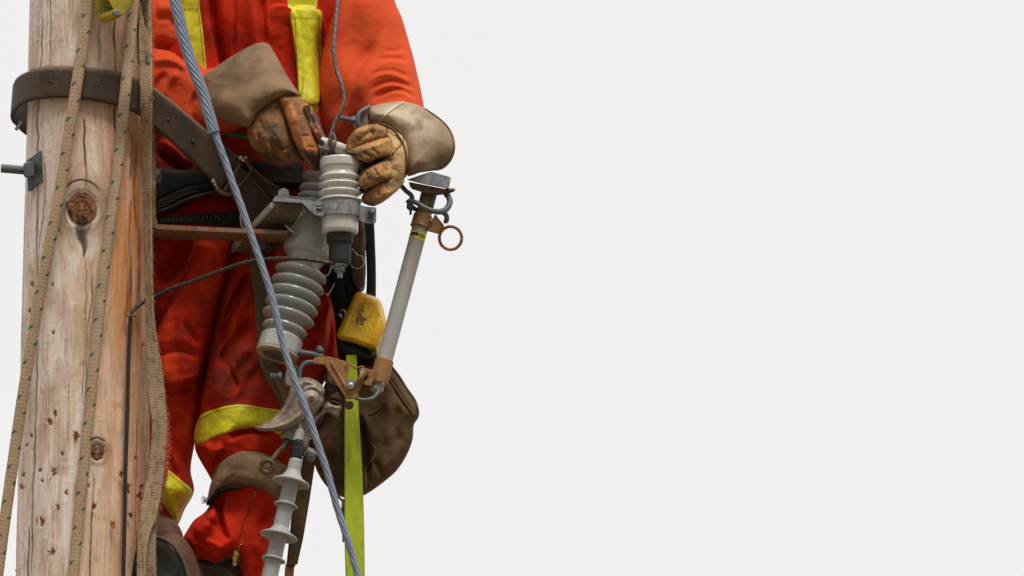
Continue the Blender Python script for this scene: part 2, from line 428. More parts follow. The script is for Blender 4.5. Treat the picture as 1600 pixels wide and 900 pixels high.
# cloth
MT['jacket'] = M('red_work_cloth', None, .9, attr=True, spec=.15).patch((140, 34, 16), 9, .5, .75, .45).patch((70, 26, 20), 22, .62, .8, .35).bump(60, .35, .004).bump(900, .25, .0006).get()
MT['sleeve'] = M('orange_sleeve_cloth', (208, 80, 42), .9, spec=.15).patch((206, 62, 26), 5, .5, .75, .35).bump(45, .3, .004, (1, 1, 1.6)).bump(900, .2, .0006).get()
MT['trouser'] = M('red_trouser_cloth', None, .9, attr=True, spec=.15).patch((60, 26, 18), 12, .60, .80, .4).patch((150, 30, 18), 70, .5, .7, .35).bump(50, .35, .005).bump(900, .25, .0006).get()
MT['shin'] = M('red_gaiter_cloth', (198, 44, 20), .9, spec=.15).patch((140, 40, 28), 13, .6, .75, .5).bump(40, .3, .005).bump(900, .25, .0006).get()
MT['stripe'] = M('yellow_reflective_tape', (222, 216, 20), .55, sheen=.05).patch((160, 130, 20), 14, .5, .75, .6).patch((96, 70, 30), 26, .6, .75, .6).bump(120, .25, .002).get()
MT['stitch'] = M('dark_stitching', (96, 70, 20), .9).get()
MT['zip'] = M('brass_zip', (214, 172, 92), .45, .5).patch((80, 60, 40), 90, .5, .6, .7).get()
MT['suede'] = M('brown_suede', (138, 110, 80), .95, sheen=.03).patch((88, 72, 56), 13, .45, .65, .8).patch((60, 54, 50), 19, .6, .75, .6).patch((158, 134, 104), 11, .58, .75, .5).bump(500, .35, .0012).bump(60, .25, .003).get()
MT['suede2'] = M('tan_suede', None, .9, attr=True).patch((106, 80, 52), 14, .52, .7, .6).bump(600, .35, .001).bump(60, .2, .003).get()
MT['glove1'] = M('dirty_orange_leather', None, .68, attr=True, spec=.3).patch((60, 40, 28), 20, .56, .74, .4).bump(50, .35, .004).bump(500, .2, .0008).get()
MT['glove2'] = M('yellow_work_leather', None, .62, attr=True, spec=.35).patch((92, 62, 34), 34, .58, .70, .5).bump(50, .3, .003).bump(500, .15, .0008).get()
MT['seam'] = M('glove_welt', (98, 68, 42), .8).patch((60, 40, 28), 60, .5, .6, .7).get()
MT['canvas'] = M('brown_canvas', (98, 76, 54), .92, spec=.2).patch((70, 54, 38), 10, .45, .65, .7).patch((112, 90, 66), 15, .6, .75, .4).bump(70, .3, .004).bump(900, .3, .0008).get()
MT['canvas_trim'] = M('canvas_binding', (112, 90, 52), .9).bump(600, .5, .001).get()
MT['leather'] = M('dark_leather_strap', (78, 62, 50), .65, spec=.3).patch((54, 44, 37), 15, .45, .65, .7, (1, 1, 1)).patch((122, 104, 88), 40, .62, .75, .4).bump(300, .15, .001).get()
MT['leather_edge'] = M('leather_raw_edge', (120, 92, 66), .9).bump(400, .4, .001).get()
MT['blackleather'] = M('black_leather', (27, 24, 22), .75, spec=.2).patch((54, 46, 40), 26, .6, .75, .5).bump(300, .3, .001).bump(50, .3, .003).get()
MT['black'] = M('black_rubber', (38, 37, 37), .6).patch((64, 60, 56), 30, .6, .8, .4).bump(300, .2, .0008).get()
MT['tape'] = M('black_tape', (30, 31, 34), .35).bump(60, .3, .002, (.3, .3, 4)).get()
MT['web_olive'] = M('olive_webbing', (98, 84, 64), .9).bump(500, .6, .001).get()
MT['neon'] = M('lime_webbing', None, .75, attr=True).patch((110, 130, 30), 18, .58, .75, .5, (1, 1, .5)).bump(700, .4, .001, (1, 1, .4)).get()
MT['redweb'] = M('red_webbing', (206, 74, 44), .9).bump(500, .5, .001).get()
MT['boot'] = M('worn_boot_leather', (106, 74, 58), .7, spec=.3).patch((60, 48, 42), 16, .45, .65, .7).patch((128, 84, 70), 12, .6, .75, .6).bump(120, .4, .003).get()
MT['bootgrey'] = M('grey_boot_leather', (104, 96, 92), .6).patch((70, 62, 58), 18, .45, .65, .6).bump(120, .4, .003).get()
MT['sole'] = M('boot_sole_rubber', (36, 34, 28), .8, spec=.2).patch((86, 80, 70), 20, .55, .75, .5).bump(150, .3, .002).get()
MT['welt'] = M('boot_welt', (88, 84, 78), .8).get()
MT['skin'] = M('skin', (200, 150, 122), .5).get()
MT['hair'] = M('dark_hair', (48, 36, 28), .7).get()
MT['helmet'] = M('white_hard_hat', (226, 224, 216), .3, coat=.4).get()
MT['eye'] = M('eyes', (70, 60, 52), .2).get()
# hardware
MT['porcelain'] = M('grey_glazed_porcelain', (174, 179, 177), .1, coat=.8).patch((162, 161, 152), 9, .4, .75, .5).patch((196, 198, 192), 16, .6, .8, .3).get()
MT['porcelain2'] = M('light_glazed_porcelain', (212, 209, 202), .25, coat=.5).patch((182, 178, 166), 12, .45, .75, .5).patch((120, 104, 84), 60, .72, .78, .5).get()
MT['bisque'] = M('unglazed_porcelain_foot', (176, 150, 124), .9).patch((130, 104, 80), 30, .5, .7, .6).get()
MT['galv'] = M('galvanised_steel', (158, 160, 160), .5, .45).patch((122, 126, 128), 60, .42, .6, .8).patch((190, 192, 192), 90, .56, .68, .7).bump(250, .2, .0008).get()
MT['galvdark'] = M('dull_galvanised_steel', (104, 110, 114), .6, .35).patch((80, 84, 86), 50, .45, .65, .6).bump(250, .2, .0008).get()
MT['rust'] = M('rusty_flat_steel', (132, 114, 92), .75, .2).patch((150, 88, 44), 26, .44, .58, .9, rough=.9).patch((104, 66, 40), 46, .56, .68, .8, rough=.95).patch((206, 196, 176), 60, .62, .72, .6).bump(200, .4, .001).get()
MT['plate'] = M('weathered_steel_plate', (124, 112, 98), .7, .2).patch((90, 78, 66), 16, .45, .65, .6).patch((206, 196, 180), 70, .6, .68, .5).bump(200, .3, .001).get()
MT['bronze'] = M('tarnished_bronze', (164, 120, 76), .6, .35).patch((122, 84, 50), 24, .45, .65, .7).patch((84, 50, 30), 44, .64, .72, .8, rough=.9).patch((196, 154, 104), 36, .58, .74, .6).bump(180, .35, .001).get()
MT['fiberglass'] = M('grey_fibreglass_tube', (172, 170, 165), .55).patch((134, 130, 122), 10, .45, .7, .6, (1, 1, .3)).patch((190, 188, 182), 60, .64, .72, .5, (1, 1, .3)).bump(400, .15, .0006).get()
MT['label'] = M('yellow_label', (208, 200, 70), .5).patch((40, 40, 30), 120, .56, .6, .5).get()
MT['ink'] = M('label_print', (40, 38, 30), .6).get()
MT['cast'] = M('cast_aluminium_clamp', (150, 138, 124), .55, .4).patch((112, 98, 84), 22, .42, .62, .8).patch((120, 76, 54), 34, .58, .7, .5).patch((186, 176, 164), 30, .58, .72, .5).bump(140, .35, .0015).get()
MT['castdark'] = M('stained_bronze_bolt', (110, 88, 70), .55, .5).patch((66, 54, 46), 40, .45, .62, .8).patch((160, 140, 120), 60, .6, .7, .5).bump(200, .3, .001).get()
MT['polymer'] = M('grey_silicone_rubber', (172, 172, 172), .55).patch((138, 136, 130), 14, .45, .7, .5).patch((120, 108, 92), 40, .68, .76, .4).get()
MT['darkcu'] = M('dark_copper_wire', (66, 56, 50), .55, .4).patch((110, 96, 84), 70, .56, .68, .6).patch((200, 190, 160), 30, .74, .78, .8).get()
MT['brightcu'] = M('brownish_strand_wire', (88, 76, 70), .5, .4).patch((80, 68, 62), 70, .5, .65, .6).get()
MT['blackwire'] = M('black_insulated_wire', (44, 42, 42), .5).bump(300, .3, .001).get()
MT['steelcable'] = M('blue_grey_steel_strand', (140, 152, 168), .5, .4).patch((104, 104, 102), 14, .55, .7, .7, (1, 1, .4)).patch((110, 124, 142), 50, .45, .65, .6).patch((186, 196, 206), 80, .6, .72, .4).get()
MT['chrome'] = M('shiny_steel', (190, 184, 178), .25, .9).get()
MT['yellow'] = M('yellow_plastic', None, .42, attr=True).patch((206, 142, 18), 12, .45, .7, .5).bump(60, .25, .003).get()
MT['pulley'] = M('yellow_green_paint', (182, 158, 34), .5, .1).patch((120, 140, 40), 14, .5, .6, .8).patch((60, 70, 60), 24, .56, .66, .8).patch((112, 84, 20), 30, .5, .7, .5).get()
MT['greenplastic'] = M('green_plastic', (26, 128, 76), .3).get()
MT['vcol'] = M('fibre_rope', None, .9, attr=True).bump(900, .4, .0008).get()
MT['fluff'] = M('frayed_fibres', (160, 130, 98), .95).get()
MT['splinter'] = M('torn_wood_splinter', (186, 112, 62), .9).patch((92, 52, 32), 70, .5, .62, .8).get()
pm = M('weathered_pole_wood', None, .85, attr=True, spec=.3)
pm.patch((86, 60, 42), 260, .60, .72, .35, (1, 1, .06)).patch((236, 216, 196), 120, .6, .75, .35, (1, 1, .1))
pm.bump(220, .25, .001, (1, 1, .06)).bump(50, .15, .002, (1, 1, .2)); MT['pole'] = pm.get()

# ---------------------------------------------------------------- ground
gm = M('dry_ground', (112, 100, 82), .95).patch((92, 88, 56), .7, .5, .65, .7).patch((80, 68, 54), 6, .45, .65, .6).bump(20, .5, .02).get()
gn = 61; gx = np.sign(np.linspace(-1, 1, gn))*np.abs(np.linspace(-1, 1, gn))**3*2500
GX, GY = np.meshgrid(gx, gx); GZ = -.02+.25*(fbm(GX/40+50, GY/40+50, 5)-.5)*np.clip((np.hypot(GX, GY)-4)/20, 0, 1)
g = mesh('ground', dict(V=np.column_stack([GX.ravel(), GY.ravel(), GZ.ravel()]), F=grid_faces(gn, gn, False)), gm, None, True, kframe=False)
tag(g, kind='structure')

# ---------------------------------------------------------------- utility pole
def build_pole():
    root = thing('utility_pole', 'weathered round wooden utility pole with knots, cracks and spike holes at the left', 'utility pole', (137, 1200, 0))
    loc = Qw(K([[137, 1200, 0]]))[0]; 
    top = Qw(K([[141, 0, 0]]))[0]; bot = Qw(K([[129, 900, 0]]))[0]
    ax = (top-bot)/(top[2]-bot[2])
    loc = bot+ax*(0-bot[2]); root.location = loc; ROOTLOC[root.name] = loc
    hv0, hv1 = bot[2]-.12, top[2]+.14
    hs = np.concatenate([np.linspace(-.3, hv0-.02, 40), np.arange(hv0, hv1, .0021), np.linspace(hv1+.02, top[2]+3.2, 40)])
    nt = 560; th = np.arange(nt)*2*np.pi/nt
    H, TH = np.meshgrid(hs, th, indexing='ij')
    r = (101.5-95.5)/((top-bot)[2])*(top[2]-H)/PPM+95.5/PPM
    r = np.where(H < hv0, np.minimum(r, .165), r)
    A = bot+ax*(H-bot[2])[..., None]
    dirv = np.stack([np.cos(TH), np.sin(TH), 0*TH], -1)
    P = A+dirv*r[..., None]
    px, py = toPix(P.reshape(-1, 3)); X = px.reshape(H.shape); Y = py.reshape(H.shape)
    S = TH*95; L = (top[2]-H)*PPM                             # arc length and drop, in photo pixels
    front = (dirv[..., 1] < .15)
    # grain, warped round the knots
    W = S.copy()
    knots = [(128, 326, 25, 1.0), (152, 706, 12, 1.0)]
    warp = 0*X; 
    for kx, ky, kr, s in knots:
        dx = X-kx; dy = (Y-ky)*.42; d2 = dx*dx+dy*dy
        warp = warp+np.where(front, dx*(kr*kr*1.6)/(d2+kr*kr*.9), 0)
    Wg = S-warp
    g1 = fbm(Wg*.10, L*.006, 1, 5); g2 = fbm(Wg*.55, L*.012, 2, 4); g3 = fbm(Wg*.9+L*.02, L*.08, 7, 3); lowf = fbm(S*.02, L*.008, 4, 3)
    ring = .5+.5*np.sin(Wg*.55+6*g1)
    c_grey = np.array([.66, .575, .51]); c_tan = np.array([.64, .475, .345]); c_org = np.array([.60, .255, .08]); c_pale = np.array([.72, .58, .46])
    def mix(a, b, t): return a+(b-a)*np.clip(t, 0, 1)[..., None]
    u = X-141+(Y/900)*9
    c = mix(c_grey*np.ones(X.shape+(1,)), c_tan, sstep(-75, 10, u+60*(lowf-.5)+26*(g2-.5)))
    c = mix(c, c_org, 1.15*sstep(18, 54, u+44*(g1-.5)+18*(g2-.5)+24*(lowf-.5))*(.25+.75*sstep(90, 230, Y))*(1-.5*sstep(480, 660, Y))*(.55+.7*g3))
    c = mix(c, c_pale, sstep(.52, .75, g1)*.6); c = mix(c, c_pale*1.05, sstep(78, 92, u)*.7)
    c = mix(c, np.array([.33, .24, .17]), sstep(.52, .80, g2)*.55)
    c = mix(c, np.array([.30, .09, .022]), sstep(.50, .68, fbm(Wg*.09, L*.012, 11))*sstep(45, 62, u)*(1-sstep(78, 92, u))*sstep(190, 260, Y)*(1-sstep(470, 560, Y)))
    c = mix(c, np.array([.22, .17, .13]), sstep(.6, .8, fbm(S*.12, L*.05, 21))*.35)
    c = mix(c, np.array([.76, .70, .65]), sstep(.48, .64, fbm(Wg*.045, L*.010, 41, 4))*(1-sstep(-10, 40, u))*.8)
    c = mix(c, np.array([.42, .27, .175]), sstep(.52, .68, fbm(Wg*.06, L*.014, 43, 4))*.45)
    c = mix(c, np.array([.34, .26, .20]), sstep(.66, .80, fbm(Wg*.9, L*.016, 45, 3))*.7)
    c = c*(0.86+.30*g3[..., None]+.22*g2[..., None])*np.array([1.10, 1.06, 1.03])
    D = (g1-.5)*2.0+(g2-.5)*.6+(g3-.5)*.3+2.0*(lowf-.5)
    # fibre scuffs
    sc = fbm(Wg*.10, L*.16, 31, 4)*sstep(.40, .62, fbm(S*.02, L*.012, 33, 2)); D = D+sstep(.58, .78, sc)*.35; c = mix(c, np.array([.74, .62, .50]), sstep(.58, .74, sc)*.2)
    for kx, ky, kr, s in knots:
        dx = (X-kx)*1.0; dy = (Y-ky)*.92; rr = np.hypot(dx, dy)+2.2*(fbm(X*.12, Y*.12, 5)-.5)*2; f = front
        halo = np.exp(-((rr-kr*1.4)/(kr*.5))**2)*(.35+.65*fbm(rr*.4, np.arctan2(dy, dx)*3+9, 3, 3)); 
        c = mix(c, np.array([.26, .15, .08]), f*halo*.75)
        k = f*(1-sstep(kr*.88, kr*1.02, rr)); ang = np.arctan2(dy, dx); kn = fbm(rr*.35+3, ang*2+9, 6, 3)
        c = mix(c, np.array([.24, .095, .045]), k); c = mix(c, np.array([.055, .028, .018]), k*sstep(.45, .68, kn)); c = mix(c, np.array([.42, .19, .09]), k*sstep(.62, .80, fbm(X*.16, Y*.16, 9)))
        D = D+np.where(f, 3.0*np.exp(-(rr/(kr*1.7))**2)*(kr/25), 0)-f*2.4*np.exp(-((rr-kr)/(2.6))**2)+k*3*(kn-.5)-k*2.5
    # dark resin streak below the large knot
    w = np.clip((404-Y)/75, 0, 1)*23*np.clip((Y-338)/12, 0, 1)+.01
    st = front*sstep(1.3, .45, np.abs(X-129-2*np.sin(Y*.1))/w+1.1*(fbm(X*.16, Y*.05, 55, 3)-.5))*((Y > 338) & (Y < 402))
    c = mix(c, np.array([.05, .033, .025]), st*(.65+.4*g2)); D = D-st*1.6
    # drying cracks
    cracks = [([(180, -40), (179, 60), (181, 110), (180, 170), (182, 240)], 1.3, 2.6), ([(133, 180), (131, 215), (134, 262), (133, 300)], 1.5, 2.4), ([(78, -40), (79, 50), (77, 110)], .8, .8),
              ([(143, 418), (144, 470), (136, 520), (135, 600), (132, 650)], .9, 1.7), ([(65, -30), (66, 60), (60, 170), (58, 300), (57, 440), (57, 600), (54, 700), (50, 800), (48, 930)], 1.1, 2.2), ([(142, 735), (147, 745), (146, 780), (142, 830), (139, 930)], 1.2, 2.2),
              ([(128, 372), (134, 420), (133, 520), (128, 640)], .7, 1.2), ([(45, 820), (43, 870), (42, 930)], 1.2, 1.8), ([(70, 250), (68, 330), (60, 400)], .8, 1.), ([(205, 300), (203, 380), (206, 470)], .8, 1.2), ([(216, 640), (214, 760), (213, 930)], .7, 1.), ([(108, 590), (106, 700)], .5, .7), ([(156, 0), (155, 100)], .6, .8), ([(196, 180), (207, 230), (201, 290)], .7, 1.2)]
    Xw = X+1.6*(vnoise(L*.06, 0*L+3, 4)-.5)*2
    for pts, wd, dp in cracks:
        q = crease(Xw, Y, pts, 1, wd, taper=.1)*front
        q = q*(.6+.6*vnoise(L*.03, 0*L+7, 8))
        D = D-dp*q; c = mix(c, np.array([.05, .035, .025]), q*.95)
    arcs = [[(100, 300), (112, 286), (130, 282), (148, 290), (158, 304)], [(108, 356), (101, 336), (104, 312)], [(140, 690), (150, 684), (166, 692)], [(96, 318), (90, 345), (96, 372)]]
    for a in arcs:
        q = crease(X, Y, a, 1, 1.5, taper=.2)*front; D = D-2*q; c = mix(c, np.array([.10, .06, .04]), q*.8)
    holes = [(86, 647, 4), (77, 660, 5), (119, 680, 5), (41, 695, 3), (84, 738, 5), (103, 769, 3), (89, 793, 4), (65, 816, 6), (83, 862, 5), (146, 792, 4), (176, 821, 5), (199, 762, 5), (221, 762, 3), (205, 807, 4), (138, 759, 3), (33, 762, 4), (97, 709, 3), (48, 681, 3), (50, 445, 3), (82, 445, 2.5), (83, 520, 3), (46, 486, 3), (62, 735, 3), (66, 752, 3), (190, 742, 4), (219, 775, 5), (223, 540, 3), (213, 716, 3), (36, 742, 3)]
    for hx, hy, hr in holes:
        dx = (X-hx)/(hr*.62)+.5*(vnoise(Y*.4, X*.1, hx)-.5)*2; dy = (Y-hy)/(hr*1.15); nn_ = fbm(X*.55+hx, Y*.30+hy, 3, 3); q = sstep(.42, .62, np.exp(-(dx*dx+dy*dy)*.55)*(.35+1.1*nn_))*front
        D = D-1.8*q; c = mix(c, np.array([.12, .05, .026]), q*.85)
        q2 = np.exp(-((X-hx-hr*.6)/(hr*.9))**2-((Y-hy+hr*.6)/(hr*1.3))**2)*front*sstep(.4, .6, nn_); c = mix(c, np.array([.46, .19, .07]), q2*.9)
    P = P+dirv*(D/PPM)[..., None]*((H > hv0-.1) & (H < hv1+.1))[..., None]
    geo = dict(V=P.reshape(-1, 3), F=grid_faces(len(hs), nt, True), col=np.clip(c, .01, 1).reshape(-1, 3))
    F2 = geo['F']
    geo['F'] = F2
    o = mesh('shaft', geo, MT['pole'], root, True, kframe=False, recalc=False)
    # splinters
    gs = []
    for hx, hy, hr in holes:
        if abs(hx-135) > 93: continue
        u = hx-(141-hy*.0125); z = -math.sqrt(max((98.0+hy*.0068)**2-u*u, 9))
        for i in range(5 if hr > 4 else 3 if hr > 3 else 1):
            a = random.uniform(-.9, .9)+math.pi/2*random.choice((1, -1)); l = hr*random.uniform(1.2, 2.6)
            bx = hx+random.uniform(-1, 1)*hr*.5; by = hy+random.uniform(-1, 1)*hr*.7
            tip = (bx+math.cos(a)*l+u*.02, by+math.sin(a)*l, z-random.uniform(1, 7))
            wv = random.uniform(1.0, 2.6)
            V = K([(bx-wv, by, z+2), (bx+wv, by+.5, z+2), (bx, by-wv, z-1), tip]); gs.append(dict(V=V, F=[[0, 1, 3], [1, 2, 3], [2, 0, 3], [0, 2, 1]]))
        mesh('splinter', join(*gs), MT['splinter'], root, None); gs = []
    for hx, hy in [(37, 484), (35, 515), (37, 525), (34, 590), (31, 762), (28, 815), (27, 826), (25, 895)]:
        for i in range(3):
            l = random.uniform(3, 8); V = K([(hx+3, hy-1.5, -22), (hx+3, hy+2, -22), (hx+3, hy, -27), (hx-random.uniform(0, 3), hy-l, -26)]); gs.append(dict(V=V, F=[[0, 1, 3], [1, 2, 3], [2, 0, 3], [0, 2, 1]]))
        mesh('splinter', join(*gs), MT['splinter'], root, None); gs = []
    return o
build_pole()
def polez(x, y, off=0):
    u = x-(141-y*.0133); return -math.sqrt(max((96.5+y*.0068+off)**2-u*u, 16))

# ---------------------------------------------------------------- person
person = thing('person', 'worker in red coveralls with yellow stripes and leather gauntlet gloves, climbing behind the pole', 'person', (340, 960, 60))
zt = lambda v: v
def lerpz(pts):
    """smooth depth field through (x,y,z) samples"""
    P = np.array(pts, float)
    def f(X, Y):
        n = 0; d = 1e-9
        for x, y, z in P:
            w = 1/(((X-x)**2+(Y-y)**2)+400)**1.6; n = n+w*z; d = d+w
        return n/d
    return f
def wr(X, Y, s, sx=.03, sy=.03, amp=3):
    return amp*2*(fbm(X*sx, Y*sy, s, 4)-.5)

def build_body():
    def f(p):
        d = ell(p, (410, 20, 120), (110, 150, 62))
        d = smin(d, ell(p, (400, 230, 125), (95, 130, 55)), 40)
        d = smin(d, cap(p, (400, -100, 125), (400, -200, 115), 38, 36), 20)
        hd = ell(p, (398, -262, 100), (54, 78, 66)); hd = smin(hd, ell(p, (398, -222, 80), (40, 40, 44)), 20)
        hd = smin(hd, cap(p, (398, -275, 40), (398, -245, 20), 7, 11), 8)      # nose
        hd = smin(hd, ell(p, (398, -214, 40), (20, 7, 8)), 5)                   # lips
        hd = np.maximum(hd, -ell(p, (376, -272, 32), (10, 6, 8))); hd = np.maximum(hd, -ell(p, (420, -272, 32), (10, 6, 8)))
        for s in (-1, 1): hd = smin(hd, ell(p, (398+s*55, -258, 105), (6, 20, 12)), 3)
        d = smin(d, hd, 12)
        for c in ([(300, -80, 110, 34), (250, 105, 82, 20), (330, 155, 20, 16), (415, 172, -55, 15)], [(520, -80, 110, 34), (590, 90, 85, 22), (612, 190, 0, 18), (616, 225, -60, 16)],
                  [(340, 330, 120, 50), (275, 560, 112, 34), (260, 700, 105, 30), (250, 860, 85, 18), (255, 900, 40, 14)], [(450, 330, 115, 55), (400, 640, 80, 34), (385, 790, 80, 28), (355, 920, 70, 18), (350, 950, 50, 14)]):
            d = smin(d, chain(p, c, 8), 14)
        return d
    g = nets(f, (180, -360, -100), (700, 970, 210), 6.5); g['V'] = K(g['V'])
    b = mesh('body', g, MT['skin'], person, True, recalc=False)
    for s in (-1, 1): mesh('eye', lathe((398+s*22, -272, 30), (398+s*22, -272, 44), [(0, .01), (.15, 5), (.5, 7), (1, 3)], 16), MT['eye'], b, True)
    h = nets(lambda p: np.maximum(ell(p, (398, -285, 112), (60, 76, 72)), -(p[..., 2]-62+(p[..., 1]+285)*.5)), (320, -380, 20), (480, -190, 200), 6); h['V'] = K(h['V'])
    mesh('hair', h, MT['hair'], person, True, recalc=False)
    h = lathe((398, -300, 105), (398, -385, 108), [(0, 92), (.03, 94), (.06, 76), (.2, 76), (.45, 72), (.7, 60), (.9, 34), (1, 3)], 48)
    mesh('hard_hat', h, MT['helmet'], person, True)
build_body()

# trousers
zL = lerpz([(280, 340, 125), (330, 420, 118), (270, 560, 110), (270, 700, 110), (270, 800, 95)])
def dispL(X, Y):
    D = wr(X, Y, 3, .02, .03, 2.75)+wr(X, Y, 8, .06, .05, 0.88)
    D = D+plateau(X, Y, [(308, 370), (357, 366), (353, 430), (340, 505), (322, 580), (262, 600), (238, 545), (254, 498), (288, 430)], 16, 10)
    D = D+crease(X, Y, [(300, 372), (282, 400), (262, 430), (236, 440)], -10, 14)
    D = D+crease(X, Y, [(235, 560), (275, 548), (315, 560)], -5, 5, 10)+crease(X, Y, [(232, 600), (270, 612), (310, 600)], -4, 5, 9)+crease(X, Y, [(240, 660), (270, 640), (300, 650)], 4, 10)
    D = D+crease(X, Y, [(322, 520), (316, 600), (304, 680), (298, 730)], -9, 5, 10)
    D = D+crease(X, Y, [(286, 500), (300, 525), (316, 540)], -3, 3, 6)+crease(X, Y, [(256, 690), (280, 730), (296, 760)], 5, 8)
    D = D+crease(X, Y, [(280, 300), (310, 306), (345, 300)], 6, 12)+crease(X, Y, [(250, 335), (300, 310), (350, 305)], -5, 5)
    return D
pL = Puff([(205, 290), (300, 280), (395, 285), (400, 350), (375, 400), (352, 470), (330, 560), (318, 640), (303, 700), (298, 735), (303, 768), (289, 795), (276, 820), (262, 808), (240, 800), (205, 795), (200, 700), (200, 500)], 78, 62, zL, dispL, 2.6)
zR = lerpz([(400, 330, 112), (450, 400, 100), (430, 500, 80), (400, 600, 62), (380, 680, 62), (400, 740, 80), (510, 500, 105)])
def dispR(X, Y):
    D = wr(X, Y, 5, .018, .02, 2.75)+wr(X, Y, 9, .05, .05, 0.99)
    D = D+crease(X, Y, [(352, 380), (346, 440), (330, 510), (322, 560)], -9, 9, 6)
    D = D+crease(X, Y, [(398, 418), (375, 450), (352, 500), (336, 545)], -13, 5, 11)+crease(X, Y, [(396, 440), (372, 480), (348, 520)], 9, 10)
    D = D+crease(X, Y, [(402, 495), (380, 515), (355, 545), (340, 580)], -9, 6, 10)+crease(X, Y, [(410, 530), (375, 555), (345, 600), (330, 640)], 6, 12)
    D = D+crease(X, Y, [(350, 560), (370, 600), (367, 618)], -3, 3)+crease(X, Y, [(420, 560), (390, 600), (370, 640)], -4, 10)
    D = D+crease(X, Y, [(356, 690), (372, 678), (400, 674), (432, 682)], -9, 4, 8)+crease(X, Y, [(312, 690), (330, 705), (352, 700)], 7, 9)+crease(X, Y, [(330, 730), (345, 712), (350, 700)], -5, 5)
    D = D+crease(X, Y, [(478, 520), (500, 500), (512, 470)], -6, 5)+crease(X, Y, [(490, 560), (503, 530), (508, 500), (510, 470)], 7, 7)+crease(X, Y, [(505, 570), (516, 530), (516, 490)], -6, 5)+crease(X, Y, [(480, 545), (497, 530)], -4, 4)
    D = D+crease(X, Y, [(365, 308), (352, 325), (345, 350)], -7, 5)+crease(X, Y, [(375, 320), (372, 350)], -6, 4)
    D = D+crease(X, Y, [(400, 400), (425, 430), (430, 470)], 7, 12)
    return D
pR = Puff([(345, 285), (540, 285), (545, 380), (533, 450), (528, 500), (531, 560), (505, 600), (480, 660), (460, 720), (440, 760), (345, 765), (322, 735), (305, 702), (305, 690), (311, 650), (318, 600), (326, 550), (345, 440), (350, 380)], 78, 66, zR, dispR, 2.6)
zS = lerpz([(340, 765, 46), (400, 765, 30), (295, 845, 50), (350, 850, 20), (400, 850, 24), (440, 820, 50), (380, 940, 34)])
def dispS(X, Y):
    D = wr(X, Y, 13, .025, .02, 2.20)+wr(X, Y, 9, .06, .04, 0.83)
    D = D+crease(X, Y, [(347, 770), (345, 800), (350, 825), (358, 848)], -13, 8, 3)+crease(X, Y, [(336, 778), (332, 800), (322, 822), (306, 846)], 5, 7)+crease(X, Y, [(318, 812), (334, 818), (346, 836)], -3, 4)+crease(X, Y, [(420, 775), (416, 800), (400, 830)], -4, 4, 8)+crease(X, Y, [(430, 800), (415, 830), (408, 850)], 4, 5)+crease(X, Y, [(290, 846), (312, 852), (332, 866)], 2, 3)+crease(X, Y, [(338, 790), (325, 815), (300, 838)], 6, 12)
    D = D+crease(X, Y, [(399, 768), (390, 800), (380, 830), (374, 868)], -3.5, 2.5)+crease(X, Y, [(312, 842), (335, 850), (350, 862)], 4, 5)+crease(X, Y, [(395, 840), (410, 870), (405, 900)], 5, 9)
    return D
pS = Puff([(336, 772), (345, 755), (380, 745), (437, 760), (441, 790), (436, 820), (425, 860), (411, 905), (405, 950), (382, 952), (378, 905), (374, 872), (366, 864), (350, 871), (338, 881), (326, 876), (305, 870), (292, 853), (286, 842), (293, 828), (303, 813), (321, 799)], 42, 20, zS, dispS, 2.0)
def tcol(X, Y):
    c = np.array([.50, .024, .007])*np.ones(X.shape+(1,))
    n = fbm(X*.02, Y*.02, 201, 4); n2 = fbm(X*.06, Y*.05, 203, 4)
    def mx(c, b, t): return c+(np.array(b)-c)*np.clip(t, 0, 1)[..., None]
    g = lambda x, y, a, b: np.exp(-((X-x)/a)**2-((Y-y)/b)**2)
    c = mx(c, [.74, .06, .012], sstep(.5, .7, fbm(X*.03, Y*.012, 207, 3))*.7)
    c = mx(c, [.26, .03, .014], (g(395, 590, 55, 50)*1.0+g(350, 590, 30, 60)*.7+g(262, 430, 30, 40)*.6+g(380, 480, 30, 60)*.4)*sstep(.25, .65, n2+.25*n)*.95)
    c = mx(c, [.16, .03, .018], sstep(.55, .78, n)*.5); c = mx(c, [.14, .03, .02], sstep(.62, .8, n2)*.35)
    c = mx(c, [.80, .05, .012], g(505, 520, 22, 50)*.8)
    return c
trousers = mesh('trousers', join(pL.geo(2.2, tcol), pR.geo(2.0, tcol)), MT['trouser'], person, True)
gaiter = mesh('trouser_leg', pS.geo(1.8), MT['shin'], person, True); gaiter['label'] = 'bright red lower trouser leg with an open zip'
KS = [(311, 652), (337, 639), (373, 632), (405, 636), (450, 647), (452, 681), (415, 671), (381, 670), (345, 679), (321, 689), (305, 694)]
mesh('reflective_stripe', patch(pR.front, KS, 1.5, 1.6, 2.5), MT['stripe'], trousers, True)
LS = [(215, 716), (238, 723), (263, 734), (283, 750), (301, 769), (288, 793), (276, 817), (265, 802), (253, 784), (238, 772), (215, 764)]
mesh('reflective_stripe', patch(pL.front, LS, 1.5, 1.6, 2.5), MT['stripe'], trousers, True)
def stitches(surf, pts, off=2.6, r=.5, dash=3.4, gap=1.8, z=None):
    P = spline(np.array(pts, float), 1.0); X = P[:, 0]; Y = P[:, 1]; Z = surf(X, Y)-off if surf else z
    gs = []; i = 0; n = len(P); s = int(dash); g = max(1, int(gap))
    while i+s < n:
        gs.append(tube(np.column_stack([X[i:i+s+1:max(1, s-1)], Y[i:i+s+1:max(1, s-1)], Z[i:i+s+1:max(1, s-1)]]), r, n=5, smooth=False)); i += s+g
    return join(*gs)
